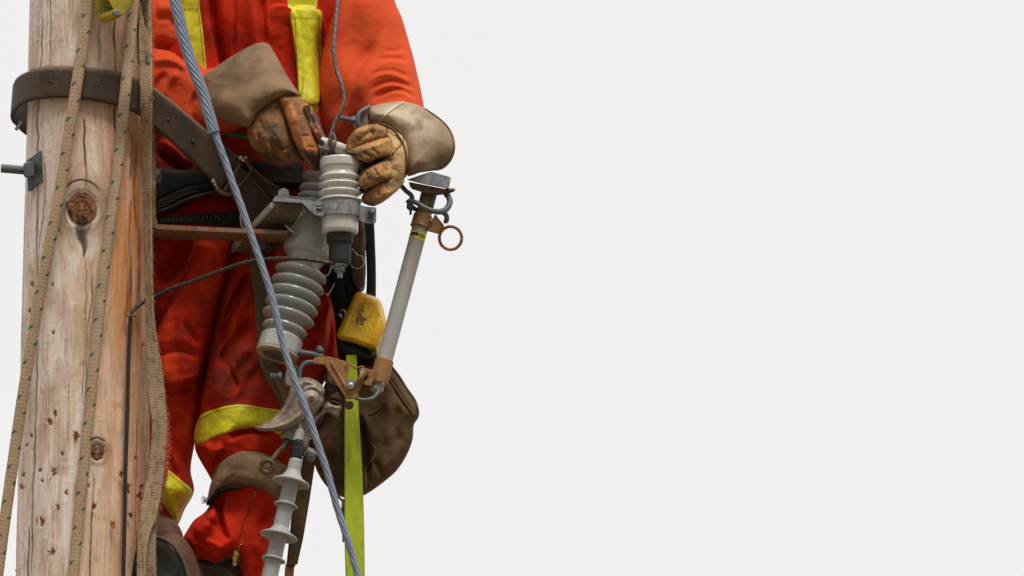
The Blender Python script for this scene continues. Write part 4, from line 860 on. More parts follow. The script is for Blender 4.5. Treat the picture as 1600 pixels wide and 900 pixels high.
for x, y, dx in ((79, 128, 0), (151, 135, 0), (262, 187, 0), (301, 221, 0), (341, 255, 0), (219, 155, 0)):
    i = np.argmin([abs((a[0]+b[0])/2-x) for a, b in zip(top, bt)]); z = np.interp(x, [(a[0]+b[0])/2 for a, b in zip(top[4:], bt[4:])], [a[2] for a in top[4:]])
    gs.append(lathe((x, y, z-3.2), (x+(x-140)*.004, y, z+3), [(0, 3.6), (.05, 3.2), (1, 3)], 16))
for q_ in gs: mesh('punched_hole', q_, MT['black'], strap, True)
mesh('keeper', join(hull([(33, 187, -2), (36, 190, -2), (27, 205, -2), (22, 202, -2)], [(33, 187, 8), (36, 190, 8), (27, 205, 8), (22, 202, 8)], 1)), MT['galv'], strap)
bk = join(tube([(376, 255, -36), (368, 270, -38), (357, 287, -38), (350, 299, -36)], 3.2, n=10), tube([(372, 250, -34), (383, 251, -38), (391, 260, -36), (393, 268, -30)], 3.6, n=10), tube([(334, 285, -34), (340, 296, -38), (350, 303, -36), (360, 304, -30)], 3.4, n=10), tube([(393, 266, -32), (384, 280, -34), (360, 304, -32)], 2.2, n=8))
mesh('buckle', bk, MT['castdark'], strap, True)
for x, y, r in ((376, 246, 3.2), (380, 250, 2.6), (384, 246, 2.2), (333, 282, 3.4), (336, 288, 2.5)): mesh('rivet', prismax((x, y, -42), (0, 0, 1), r, 4, 8, .6), MT['chrome'], strap)
mesh('inner_strap', ribbon([(378, 262, -26), (405, 292, -18), (430, 320, -8), (470, 362, 0)], [(350, 296, -26), (376, 326, -18), (396, 350, -8), (430, 390, 0)], 5, 8, 4), MT['leather'], strap, True)
mesh('outer_strap', ribbon([(392, 262, -10), (415, 280, -5), (445, 300, 0), (480, 318, 10)], [(384, 275, -10), (412, 302, -5), (436, 322, 0), (470, 345, 10)], 4, 5, 4), MT['leather'], strap, True)
mesh('edge_highlight', join(tube([(381, 266, -30), (405, 292, -23), (424, 314, -14)], 1.0, n=6), tube([(392, 261, -14), (415, 279, -9), (430, 290, -5), (436, 293, -4)], 1.0, n=6)), MT['leather_edge'], strap, True)  # pale tubes: highlight along the strap edges put into their colour

# webbing leg strap of the harness
ls = mesh('leg_strap', ribbon([(390, 385, 8), (393, 430, 5), (398, 480, 0), (402, 530, -6), (404, 560, -10), (410, 580, -16), (424, 605, -20), (436, 628, -22), (440, 650, -20)],
     [(411, 385, 8), (417, 430, 5), (421, 480, 0), (426, 530, -6), (430, 558, -10), (438, 580, -16), (446, 600, -20), (456, 620, -22), (458, 640, -20)], 3, 8, 4), MT['web_olive'], None, True)
tag(ls, 'olive brown webbing strap hanging down over the thigh behind the large insulator', 'strap')
hs = mesh('leather_tab', ribbon([(428, 592, -30), (438, 612, -34), (446, 640, -34)], [(442, 588, -30), (452, 604, -34), (458, 632, -34)], 4, 5, 3), MT['suede'], None, True)
tag(hs, 'short pinkish brown leather tab on the thigh above the claw clamp', 'leather tab')

# ---------------------------------------------------------------- ropes
ROPEC = np.array([.47, .325, .205]); 
def ropefun(R, seed, n=10, pitch=13.0):
    def rf(U, V):
        a = np.abs(np.sin(np.pi*(U*n+V/pitch))); b = np.abs(np.sin(np.pi*(U*n-V/pitch)))
        return 1+.10*(np.maximum(a, b)-.7)+.03*(fbm(U*6, V*.1, seed)-.5)
    def cf(U, V):
        a = np.abs(np.sin(np.pi*(U*n+V/pitch))); b = np.abs(np.sin(np.pi*(U*n-V/pitch))); m = np.maximum(a, b)
        c = ROPEC*(1+0*m[..., None])*(.62+.5*m[..., None]**2)
        c = c*(.85+.3*fbm(U*5, V*.05, seed+2)[..., None])
        for o, per, u0 in ((0, 56., .36), (24, 56., .60), (9, 56., .12), (40, 56., .86)):
            v = np.mod(V+o, per)-per/2; du = np.mod(U-u0-v*.012+.5, 1)-.5
            q = ((np.abs(v) < 3.3) & (np.abs(du) < .05))
            c = np.where(q[..., None], np.array([.05, .12, .08]), c)
        return c
    return rf, cf
def rope(name, pts, r, label, seed):
    rf, cf = ropefun(r, seed); g = tube(pts, r, n=36, step=1.3, rfun=rf, colfun=cf)
    o = mesh(name, g, MT['vcol'], None, True); return tag(o, label, 'rope', 'tan braided ropes hanging in front of the pole')
rope('rope', [(148, -140, -125), (141, -30, -122), (136, 20, -120), (126, 90, -122), (117, 150, -124), (106, 220, -120), (96, 285, -118), (82, 360, -115), (66, 440, -108), (50, 530, -100), (34, 630, -92), (20, 725, -86), (8, 810, -82), (-8, 930, -78), (-25, 1060, -74)], 9.0, 'tan braided rope with green flecks, the left one, slanting out past the pole', 3)
rope('rope', [(216, -140, -90), (211, -30, -88), (206, 30, -90), (200, 100, -108), (195, 150, -116), (187, 230, -98), (179, 300, -104), (168, 380, -108), (157, 470, -110), (148, 560, -112), (139, 650, -112), (130, 740, -112), (122, 820, -110), (112, 930, -110), (102, 1060, -108)], 8.7, 'tan braided rope with green flecks, nearer the pole centre, ending at the bottom edge', 8)

# fuzzy flat webbing line
def fuzz(edges, n, l=4.5, seed=0):
    gs = []; P = spline(np.array(edges, float), 2)
    for i in range(n):
        k = random.randrange(len(P)); p = P[k]; s = random.choice((-1, 1)) if seed == 0 else seed
        q = (p[0]+s*random.uniform(1, l), p[1]+random.uniform(-3, 3), p[2]+random.uniform(-3, 3)); m = ((p[0]+q[0])/2, (p[1]+q[1])/2+random.uniform(-1.5, 1.5), p[2]-1)
        gs.append(tube([tuple(p), m, q], .32, n=3, step=9))
    return join(*gs)
def webc(base, seed):
    base = np.array(base)
    def cf(U, V):
        w = .72+.35*np.abs(np.sin(V*1.35+.8*np.sin(U*9)))*(.6+.4*np.abs(np.sin(U*24)))
        c = base*(w*(.75+.5*fbm(U*6, V*.05, seed, 4)))[..., None]
        return np.where((fbm(U*5+9, V*.12, seed+5) > .66)[..., None], c*.6, c)
    return cf
web = thing('flat_line', 'frayed tan flat webbing line hanging along the right edge of the pole', 'webbing line', (232, 900, -75))
eL = [(216, -140, -62), (217, 0, -62), (217, 90, -84), (219, 150, -100), (222, 230, -76), (225, 300, -70), (227, 387, -70), (228, 493, -70), (229, 582, -74), (231, 620, -76), (237, 659, -78), (232, 728, -80), (220, 797, -88), (215, 850, -92), (213, 960, -94)]
eR = [(236, -140, -70), (236, 0, -70), (238, 90, -88), (238, 150, -104), (237, 230, -84), (237, 300, -78), (238, 387, -76), (241, 493, -76), (254, 582, -70), (258, 620, -70), (261, 659, -70), (257, 728, -74), (247, 797, -80), (231, 850, -92), (228, 960, -94)]
dw = lambda U, V, pt: 1.6*(fbm(U*5, V*.09, 61)-.5)+1.1*np.sin(V*1.35)*.35
w1 = mesh('webbing', ribbon(eL, eR, 5, 16, 1.6, disp=dw, colfun=webc((.41, .285, .17), 3)), MT['vcol'], web, True)
mesh('frayed_edge', join(fuzz(eL[1:], 240, 3, -1), fuzz(eR[1:], 420, 4, 1), fuzz([((a[0]+b[0])/2, a[1], min(a[2], b[2])-3) for a, b in zip(eL[1:], eR[1:])], 260, 4)), MT['fluff'], w1, True)
eL2 = [(214, -140, -56), (214, 0, -56), (215, 60, -60), (216, 100, -78)]; eR2 = [(231, -140, -76), (231, 0, -76), (232, 60, -80), (234, 100, -94)]
mesh('webbing', ribbon(eL2, eR2, 5, 10, 1.6, disp=dw, colfun=webc((.17, .125, .085), 9)), MT['vcol'], web, True)
eL3 = [(236, 780, -74), (230, 820, -76), (226, 860, -84), (224, 900, -86), (223, 960, -88)]; eR3 = [(250, 780, -70), (245, 820, -72), (243, 860, -80), (244, 900, -82), (246, 960, -84)]
w3 = mesh('webbing', ribbon(eL3, eR3, 5, 10, 1.6, disp=dw, colfun=webc((.33, .235, .15), 13)), MT['vcol'], web, True)
mesh('frayed_edge', join(fuzz(eR3, 80, 3, 1)), MT['fluff'], w3, True)
rs = mesh('red_backing', ribbon([(254, 648, -58), (255, 700, -58), (251, 750, -60), (243, 795, -64)], [(263, 645, -56), (265, 690, -56), (261, 745, -58), (247, 800, -62)], 3, 5, 2, disp=lambda U, V, pt: .8*np.sin(V*.7)), MT['redweb'], web, True)
mesh('frayed_edge', fuzz([(263, 645, -58), (265, 690, -58), (261, 745, -60), (250, 797, -62)], 160, 3.5, 1), MT['fluff'], rs, True)

# ---------------------------------------------------------------- pole hardware
tb_ = thing('through_bolt', 'galvanised threaded bolt with square nut and washer plate sticking out of the left pole side', 'bolt', (50, 268, -30))
mesh('washer_plate', hull([(41, 251, -58), (63, 235, -82), (67, 283, -82), (43, 299, -58)], [(46, 251, -50), (66, 236, -74), (70, 283, -74), (48, 299, -50)], .7), MT['galvdark'], tb_)
mesh('bolt_shaft', thread((2, 263, -76), (48, 267, -68), 6.8, 3.2, 20), MT['galvdark'], tb_, True)
mesh('nut', hull([(37, 256, -84), (53, 253, -90), (55, 275, -90), (38, 278, -84)], [(36, 254, -60), (52, 252, -64), (54, 275, -64), (37, 277, -60)], 1.8), MT['galvdark'], tb_)
bh = mesh('bolt_head', prismax((246, 275, -18), (1, .05, -.25), 13, 9, 6, 1.4), MT['galv'], None); tag(bh, 'galvanised hexagonal bolt head on the right side of the pole behind the bracket', 'bolt')

br = thing('steel_bracket', 'rusty L shaped flat steel bracket reaching right from the pole below the belt', 'bracket', (240, 350, -40))
mesh('upright', hull([(237, 195, -52), (243.5, 195, -52), (243.5, 340, -52), (247, 347, -52), (240, 356, -52), (236.5, 350, -52)], [(237, 195, -10), (243, 195, -10), (243, 342, -10), (247, 350, -10), (240, 360, -10), (236, 354, -10)], .8), MT['rust'], br)
mesh('horizontal_bar', hull([(238, 347, -58), (248, 350, -58), (340, 355, -70), (452, 360, -84), (452, 367, -84), (340, 363, -70), (248, 359, -58), (240, 356, -58)], [(238, 362, 0), (248, 365, 0), (340, 368, -10), (445, 372, -20), (445, 380, -20), (340, 376, -10), (248, 373, 0), (240, 370, 0)], 1), MT['rust'], br)

# flat plate running backwards, above and below the bar
pl = thing('mounting_plate', 'flat weathered steel plate seen from below, bolted under the insulator clamp', 'plate', (440, 330, -60))
mesh('plate', hull([(425, 316, -110), (473, 318.5, -110), (473, 328, -110), (425, 325.5, -110)], [(362, 384, 40), (428, 390, 40), (428, 397, 40), (364, 394, 40)], 1.0), MT['plate'], pl)
mesh('lit_edge', hull([(422.5, 316, -110), (426.5, 316.3, -112), (426.5, 326, -112), (422.5, 325, -110)], [(360, 384, 38), (364.5, 384.5, 38), (364.5, 395, 38), (360, 394, 38)], .5), MT['fiberglass'], pl)  # pale strip: light on the plate's side face put into its material
mesh('bolt_head', prismax((446, 331, -82), (0, 1, -.25), 11, 6, 24, 1.6), MT['galvdark'], pl)
mesh('bolt', join(prismax((443, 303, -92), (0, 1, -.25), 9.5, 11, 6, 1.2), prismax((443, 297, -92), (0, 1, -.25), 5.5, 4, 16, .8)), MT['galv'], pl)
mesh('nut', join(prismax((412, 386, 0), (0, 1, -.25), 14, 12, 6, 1.5), prismax((408, 378, 0), (0, 1, -.25), 17, 4, 24, .8)), MT['galvdark'], pl)
sn = mesh('spring_clip', join(*[tube([(444+i*4.2, 351+i*3-4, -78), (448+i*4.2, 356+i*3-2, -84), (454+i*4, 362+i*2, -80)], 1.5, n=6) for i in range(3)]), MT['chrome'], None, True); tag(sn, 'small shiny spring clip between the rusty bar and the large insulator', 'clip')

# ---------------------------------------------------------------- fused cutout
cut = thing('fuse_cutout', 'large grey porcelain fuse cutout leaning left with sheds and a hinged fuse tube', 'fuse cutout', (434, 556, -50))
A = np.array([516., 272, -30]); B = np.array([434., 551, -62]); LN = np.linalg.norm(B-A)
def tt(y): return (y-A[1])/(B[1]-A[1])
prof = []
def shed(y, r, core, w=5.5):   # rim at y
    t = tt(y); d = 1/LN
    return [(t-8*d, core), (t-6.5*d, core+2.5), (t-5*d, r*.76), (t-3.4*d, r*.90), (t-2*d, r*.965), (t-.5*d, r*.995), (t+1*d, r), (t+2.5*d, r*.985), (t+3.8*d, r*.945), (t+4.6*d, r*.88), (t+5.1*d, r*.80), (t+6.2*d, core+3), (t+7.6*d, core)]
prof += [(0, 8), (tt(274), 24)]
for y in (284, 302, 316): prof += shed(y, 41, 27)
prof += [(tt(334), 30), (tt(344.5), 33), (tt(345.5), 37.5), (tt(347), 39.5), (tt(349), 40.3), (tt(396), 38.6), (tt(400), 36), (tt(403), 31), (tt(410), 28), (tt(413), 27)]
for y, r in ((428, 42), (445, 42.5), (461.5, 42.5), (478.5, 42.5), (496, 42), (514, 36)): prof += shed(y, r, 26.5)
prof += [(tt(524), 27), (tt(526), 31), (tt(529), 33.5), (tt(550), 34.5), (tt(553), 33)]
prof = sorted(set(prof)); 
mesh('insulator', lathe(A, B, prof, 96), MT['porcelain'], cut, 'auto', angle=60)
e = (B-A)/LN; Bq = tuple(B+e*3)
mesh('insulator_foot', lathe(tuple(B+e*1.5), tuple(B+e*5.5), [(0, 34.2), (.6, 34.6), (1, 32), (1, 24), (.2, 23)], 64), MT['bisque'], cut, True)
mesh('insulator_recess', lathe(tuple(B+e*3.0), tuple(B+e*5.0), [(0, 23), (.5, 23), (1, 21)], 48), MT['galvdark'], cut, True)
# lower hardware
mesh('lower_arm', join(tube([(440, 560, -66), (462, 551, -70), (478, 552, -72), (505, 557, -72)], [6, 6.5, 6, 5.5], n=12, flat=.8), prismax((500, 548, -72), (-.2, 1, -.2), 7, 8, 6, 1), prismax((499, 543, -72), (-.2, 1, -.2), 4.5, 5, 14, .8)), MT['galvdark'], cut, True)
mesh('hinge_bracket', join(
    slab([(511, 556), (546, 566), (547, 571), (543, 592), (545, 602), (553, 601), (560, 588), (566, 579), (570, 583), (570, 590), (556, 623), (541, 624), (507, 570)], -92, 4, 1.2),
    slab([(488, 568), (491, 558), (512, 556), (508, 571)], -90, 28, 1.5), slab([(512, 558), (546, 568), (540, 592), (520, 588)], -66, 4, 1),
    tube([(516, 564, -93), (532, 590, -93), (545, 614, -93)], 2.4, n=10, round_ends=True), tube([(541, 571, -93), (541, 570.5, -96)], 1.8, n=10, smooth=False)), MT['bronze'], cut, 'auto')
mesh('hinge_pin', join(lathe((548, 603, -102), (548, 604, -84), [(0, 3), (.1, 5), (.3, 6.2), (.55, 7), (.6, 11), (1, 11)], 24)), MT['chrome'], cut, 'auto')
mesh('hinge_spring', join(tube([(546, 568, -82), (556, 575, -84), (566, 573, -84), (570, 576, -84)], 3, n=8, flat=.5), slab([(565, 576), (571, 581), (560, 606), (555, 600)], -98, 4, 1)), MT['bronze'], cut, True)
mesh('lower_contact', join(slab([(537, 626), (553, 628), (552, 636), (549, 641), (538, 638)], -84, 24, 2), slab([(505, 585), (520, 590), (540, 622), (528, 628), (512, 612)], -62, 20, 2), slab([(511, 573), (545, 600), (540, 612), (512, 598)], -70, 14, 2)), MT['castdark'], cut)
mesh('latch_rod', tube([(556, 622, -88), (568, 625, -90), (580, 623, -88), (588, 617, -82), (593, 608, -76)], 3, n=10), MT['galvdark'], cut, True)
mesh('lead_hook', tube([(468, 606, -78), (468, 588, -78), (471, 574, -78), (478, 567, -78), (490, 566, -78)], 3.8, n=10), MT['galvdark'], cut, True)
# fuse tube
T0 = np.array([657., 353, -48]); T1 = np.array([588., 611, -62]); tn = (T1-T0)/np.linalg.norm(T1-T0)
ft = mesh('fuse_tube', lathe(tuple(T0), tuple(T1), [(0, 12.6), (.94, 12.6), (.945, 10.5), (.99, 10.5), (1, 9.5), (1, 6), (.97, 5)], 40), MT['fiberglass'], cut, 'auto')
def on(t): return tuple(T0+(T1-T0)*t)
mesh('lower_ferrule', join(lathe(on(.812), on(.965), [(0, 13.8), (.03, 14.8), (.9, 14.8), (.96, 14.2), (1, 13)], 40), slab([(561, 578), (566, 574), (588, 579), (586, 592), (580, 604), (570, 602), (567, 597), (574, 594), (575, 588), (567, 587), (562, 584)], -78, 22, 1.5)), MT['bronze'], ft, 'auto')
mesh('ferrule_pin', join(prismax((597, 601, -80), (.2, 0, 1), 3.6, 4, 20, .8), torus((566, 580, -92), 3.6, 1.5, (0, 0, 1), 20, 8)), MT['galv'], ft, 'auto')
mesh('upper_ferrule', join(lathe(on(-.115), on(.012), [(0, 9), (.02, 12), (.35, 12.5), (.42, 15), (.9, 15.4), (.95, 16.2), (1, 15)], 40), hull([(680, 334, -58), (695, 354, -56), (686, 366, -56), (667, 361, -60)], [(680, 334, -48), (695, 354, -50), (686, 366, -50), (667, 361, -50)], 1.5)), MT['bronze'], ft, 'auto')
mesh('upper_collar', lathe(on(-.20), on(-.115), [(0, 11), (.05, 12.6), (.9, 12.6), (1, 11)], 36), MT['plate'], ft, 'auto')
mesh('pull_ring', torus((704, 372, -54), 18, 2.5, (.25, 0, 1), 56, 12), MT['bronze'], ft, True)
lb = mesh('label_band', lathe(on(.045), on(.088), [(0, 12.9), (1, 12.9)], 40), MT['label'], ft, 'auto')
mesh('rivet', prismax((674, 343, -64), (.3, 0, 1), 3.0, 3, 16, .8), MT['chrome'], ft, 'auto')
lt = K([on(.055), on(.078)]); cs = []
ax_ = nrm(lt[1]-lt[0]); sd = nrm(np.cross(ax_, np.array([0, 0, 1.0]))); nn = nrm(np.cross(sd, ax_)); 
if nn[2] > 0: nn = -nn
rows = [(-.85, .08, .0, .75), (.2, .45, .15, .35), (.55, .75, .15, .35), (.2, .6, .6, .8), (.66, .8, .6, .8)]
for a0, a1, b0, b1 in rows:
    th0 = np.linspace(a0*1.15, a1*1.15, 6); V = []
    for b in (b0, b1):
        c = lt[0]+(lt[1]-lt[0])*b
        for t in th0: V.append(c+13.15*(math.sin(t)*sd*(-1 if sd[0] < 0 else 1)+math.cos(t)*nn))
    cs.append(dict(V=np.array(V), F=[[i, i+1, 7+i, 6+i] for i in range(5)]))
mesh('label_print', join(*cs), MT['ink'], lb, None)
# upper contact
mesh('upper_contact', slab([(635, 281), (673, 268), (705, 277), (701, 295), (668, 289)], -84, 40, 1.2), MT['galv'], cut)
mesh('contact_housing', hull([(638, 284, -72), (699, 296, -78), (692, 304, -74), (668, 303, -74), (642, 295, -70)], [(638, 284, -44), (699, 296, -46), (692, 304, -46), (668, 303, -46), (642, 295, -44)], 1.5), MT['castdark'], cut)
mesh('contact_spoon', tube([(668, 301, -62), (690, 300, -62), (702, 298, -62), (712, 296, -62)], [5, 5, 4.6, 2.6], n=14, flat=.9, round_ends=True), MT['castdark'], cut, True)
mesh('load_hook', join(tube([(626, 289, -66), (634, 298, -68), (643, 306, -70), (644, 318, -70)], 3.8, n=10), tube([(637, 312, -74), (651, 317, -80), (671, 328, -86), (687, 331, -80), (698, 326, -70), (703, 315, -62), (699, 305, -58), (692, 302, -56)], [4, 4, 4.2, 4.6, 4.8, 4.8, 4.6, 4], n=14, round_ends=True), tube([(637, 314, -62), (645, 324, -50), (655, 330, -40)], 3.6, n=10), tube([(690, 331, -60), (697, 336, -55), (698, 344, -52), (693, 349, -50)], 4, n=10, round_ends=True),
     slab([(636, 312), (643, 310), (645, 325), (643, 336), (639, 336), (640, 329), (635, 326)], -76, 8, 1)), MT['galvdark'], cut, True)

# ---------------------------------------------------------------- arrester in the clamp
arr = thing('lightning_arrester', 'short light grey ribbed porcelain arrester held upright in a galvanised clamp', 'arrester', (531, 432, -112))
z = -112
def sh(y, r): return [(y-5, 28), (y-3.4, 29.5), (y-1.8, r*.93), (y-.4, r*.99), (y+.8, r), (y+1.9, r*.97), (y+2.6, r*.9), (y+4, 28.5)]
pr = [(247, 6), (247.5, 27), (249, 30.5), (251, 31.5), (262, 31.5), (263, 30), (266, 29.5), (270, 28)]
for y, r in ((278, 33), (290, 33.5), (302, 34.2), (314, 35)): pr += sh(y, r)
pr += [(336, 28), (338, 28.6), (360, 28.6), (364, 27.5), (366, 25.5), (366.5, 18)]
y0, y1 = 247, 370
mesh('porcelain_body', lathe((531, y0, z), (531, y1, z), [((y-y0)/(y1-y0), r) for y, r in pr], 96), MT['porcelain2'], arr, 'auto', angle=60)
mesh('rubber_boot', lathe((531, 362, z), (531, 414, z), [(0, 21), (.25, 21), (.34, 20.5), (.38, 17.8), (.9, 17.3), (.97, 16), (1, 13)], 48), MT['black'], arr, 'auto')
mesh('terminal_stud', join(prismax((531, 421, z), (0, 1, -.25), 9.5, 8, 6, 1), lathe((530, 412, z), (531, 417, z), [(0, 13), (1, 13)], 24), thread((531, 424, z), (531, 434, z), 4.5, 2.5)), MT['galv'], arr, 'auto')
cl = mesh('clamp_band', join(lathe((531, 318, z), (531, 341, z), [(0, 29.5), (0, 32.8), (.5, 33), (1, 32.8), (1, 29.5)], 72)), MT['galv'], arr, 'auto')
mesh('clamp_arm', join(slab([(425, 315), (431, 305.5), (488, 309.5), (497, 313), (516, 315), (516, 339), (492, 337), (472, 317.5)], -132, 5, 1), hull([(431, 305.5, -132), (488, 309.5, -132), (497, 313, -132), (512, 315, -132), (512, 318, -132), (430, 308, -132)], [(431, 309, -84), (488, 313, -84), (497, 317, -84), (512, 319, -84), (512, 322, -84), (430, 312, -84)], .8), slab([(472, 318), (491, 337), (504, 339), (504, 348), (490, 346), (480, 336)], -100, 5, 1)), MT['galv'], arr, 'auto')
mesh('clamp_slot', slab([(494, 320.5), (503.5, 321), (503.5, 330), (494, 329)], -133.2, 1.4, 0), MT['black'], arr, None)
mesh('clamp_slot_bolt', slab([(494.5, 323), (503, 323.5), (503, 326), (494.5, 325.5)], -134, 1.5, .3), MT['galv'], arr, None)
mesh('clamp_ears', join(slab([(559, 320), (574, 323), (588, 324), (588, 346), (585, 350), (568, 349), (558, 341)], -122, 6, 1.2), slab([(560, 324), (586, 326), (586, 347), (562, 346)], -106, 6, 1.2)), MT['galv'], arr, 'auto')
mesh('clamp_bolt', join(hull([(572, 326, -130), (583, 327, -130), (584, 341, -130), (572, 340, -130)], [(572, 326, -122), (583, 327, -122), (584, 341, -122), (572, 340, -122)], 1.2), lathe((583, 328, -141), (580, 333, -128), [(0, 4.5), (.2, 5.2), (1, 5.4)], 20), thread((581, 333, -100), (581, 333, -92), 4)), MT['galvdark'], arr, 'auto')

# wire connector on top
con = thing('wire_connector', 'light grey cylindrical wire connector gripped above the small arrester', 'connector', (520, 240, -118))
mesh('barrel', join(lathe((500, 222, -124), (541, 234, -112), [(0, 4), (.0, 8), (.06, 9.4), (.3, 9.2), (.8, 8.4), (.95, 7), (1, 4)], 32)), MT['porcelain2'], con, 'auto')
mesh('barrel_hole', lathe((501.5, 223, -132.5), (504, 224, -127), [(0, 4.6), (1, 4.4)], 20), MT['black'], con, 'auto')
mesh('bracket', join(slab([(499, 229), (520, 236), (521, 249), (504, 251), (498, 240)], -114, 8, 1.5), slab([(520, 221), (541, 226), (540, 234), (524, 232)], -104, 6, 1)), MT['galv'], con)
for q_, r_ in ((504, 2.6), (515, 3)): mesh('bracket_hole', prismax((q_, 240, -114.6), (0, 0, 1), r_, 2, 14, 0), MT['black'], con)

def strand(name, pts, r, mat, n=7, pitch=26., ns=42, step=1.5, parent=None):
    rf = lambda U, V: .84+.19*np.abs(np.cos(np.pi*(U*n+V/pitch)))
    return mesh(name, tube(pts, r, n=ns, step=step, rfun=rf), mat, parent, True)
jw = strand('jumper_wire', [(531, -120, 10), (528, -10, -40), (524, 40, -70), (521.5, 80, -90), (526, 110, -100), (533, 131, -110), (537.5, 152, -116), (534, 170, -122), (525, 188, -126), (519, 204, -130), (516, 220, -134), (519, 234, -134), (529, 241, -132), (540, 241, -126)], 3.2, MT['brightcu'], 5, 14.)
tag(jw, 'grey brown stranded wire curving down the chest to the connector', 'wire')
lp = strand('wire_loop', [(520, 206, -128), (524, 222, -138), (521, 232, -140), (517, 240, -134), (524, 243, -128)], 2.4, MT['brightcu'], 5, 18.); tag(lp, 'short thin wire loop twisted around the connector', 'wire')
wc = thing('wire_clamp', 'small bolted clamp with a wire loop beside the right glove cuff', 'clamp', (562, 195, -70))
mesh('bolt', join(thread((531, 184, -92), (548, 187, -90), 3.6, 2.4), prismax((552, 188, -90), (1, .15, .1), 7.5, 9, 6, 1)), MT['galvdark'], wc, 'auto')
mesh('jaw', join(slab([(556, 178), (574, 176), (576, 196), (570, 206), (556, 204)], -92, 18, 2), slab([(552, 192), (562, 188), (566, 204), (555, 206)], -98, 8, 2)), MT['cast'], wc)
strand('wire', [(577, 167, -80), (568, 172, -96), (561, 178, -100), (559, 188, -102), (561, 200, -100), (563, 214, -92)], 3.4, MT['galvdark'], 7, 20., parent=wc)

# ground wire up the pole and across to the arrester
gw = thing('ground_wire', 'black wire stapled down the pole then crossing to the arrester foot', 'wire', (194, 900, -80))
pts = [(193, 1060), (193, 980), (193, 900), (195, 800), (196, 740), (199, 640), (201, 560), (203, 505)]
mesh('insulated_run', tube([(x, y, polez(x, y, 4)) for x, y in pts], 3.1, n=12), MT['blackwire'], gw, True)
strand('bare_run', [(203, 508, polez(203, 508, 4)), (205, 492, polez(205, 492, 5)), (210, 483, polez(210, 483, 6)), (222, 473, -66), (236, 466, -66), (265, 452, -72), (300, 440, -78), (350, 421, -88), (380, 411, -98), (400, 407, -106), (425, 404.5, -114), (455, 404, -122), (485, 406, -126), (510, 410, -124), (531, 412.5, -118)], 3.2, MT['darkcu'], 5, 13., parent=gw)
mesh('staple', join(tube([(199, 494, polez(199, 494, 2)), (200, 493.5, polez(200, 494, 9)), (206, 493, polez(206, 494, 10)), (211, 493.5, polez(211, 494, 9)), (212, 495, polez(212, 494, 1))], 1.4, n=8)), MT['galvdark'], gw, True)

# steel cable
cb = thing('steel_cable', 'blue grey stranded steel cable running diagonally across the worker in front of everything', 'cable', (560, 900, -200))
P1 = [(224, -140), (250, -70), (273, 0), (289, 67), (303, 110), (315, 140), (327, 180), (335, 208)]
P2 = [(334, 200), (341, 222), (352, 252), (363, 284), (377, 322), (397, 380), (411, 420), (425, 464), (443, 540), (457, 585), (482, 650), (498, 698), (512, 740), (526, 791), (546, 853), (560, 903), (596, 1010), (625, 1100)]
strand('cable', [(x, y, -205) for x, y in P2], 5.5, MT['steelcable'], 6, 24., 48, 1.4, parent=cb)
strand('grip_wrap', [(x, y, -205) for x, y in P1], 9.0, MT['steelcable'], 10, 15., 80, 1.3, parent=cb)

# ---------------------------------------------------------------- claw clamp
hc = thing('line_clamp', 'cast metal claw shaped line clamp hanging over the knee stripe', 'clamp', (480, 690, -80))
claw = Puff([(397, 667), (407, 664), (423, 655), (438, 641), (448, 624), (454, 606), (464, 594), (477, 589.5), (491, 593), (502, 601), (508, 610), (506, 619), (507, 628), (497, 641), (489, 650), (480, 654), (469, 660), (457, 668), (444, 673), (423, 674), (403, 672.5)], 14, 11, lerpz([(400, 668, -92), (450, 640, -88), (480, 620, -88)]),
     lambda X, Y: crease(X, Y, [(408, 667), (430, 660), (450, 644), (464, 622), (472, 602)], -4.5, 3.5, 6, .1)+crease(X, Y, [(403, 670), (432, 668), (460, 655), (478, 636)], 2.5, 3.5)+9*np.exp(-(((X-485)/13)**2+((Y-624)/13)**2)**2)+3.5*np.exp(-(np.hypot(X-487, Y-622)-17)**2/8)+crease(X, Y, [(470, 596), (486, 597), (500, 604)], 3, 4)+wr(X, Y, 91, .08, .08, .8))
mesh('jaw', claw.geo(1.2), MT['cast'], hc, True)
mesh('pivot_pin', lathe((487, 622, -116), (487, 622, -100), [(0, 3.5), (.15, 5), (1, 5)], 20), MT['rust'], hc, 'auto')
mesh('clamp_body', join(Puff([(498, 642), (506, 632), (513, 626), (525, 629), (535, 634), (531, 645), (526, 653), (512, 646), (502, 651), (494, 662), (488, 675), (484, 690), (481, 700), (473, 703), (462, 694), (450, 689), (437, 683), (442, 672), (455, 664), (475, 650)], 10, 6, -78, lambda X, Y: crease(X, Y, [(505, 640), (518, 635), (530, 640)], 2.5, 3)+crease(X, Y, [(500, 650), (488, 668), (478, 690)], -2, 4)+wr(X, Y, 93, .07, .07, .8)).geo(1.3),
     Puff([(448, 577), (458, 573), (463, 578), (464, 600), (456, 606), (446, 603), (444, 590)], 9, 4, -74, None).geo(1.3), Puff([(455, 596), (470, 590), (466, 610), (450, 640), (444, 634), (452, 615)], 8, 5, -76).geo(1.4), Puff([(468, 695), (484, 698), (494, 706), (494, 716), (484, 722), (474, 714), (468, 704)], 9, 5, -74).geo(1.4)), MT['cast'], hc, True)
mesh('nut', join(prismax((526, 622, -80), (.28, -.95, .2), 11, 7, 6, 1.2), prismax((523, 630, -80), (.28, -.95, .2), 11.5, 3, 20, .8), prismax((528, 616, -80), (.28, -.95, .2), 6, 5, 16, 1)), MT['castdark'], hc, 'auto')
mesh('side_bolt', join(prismax((486, 713, -86), (-.8, .3, .3), 6.5, 9, 6, 1), tube([(494, 712, -82), (480, 707, -88)], 4, n=10, smooth=False)), MT['galvdark'], hc, 'auto')
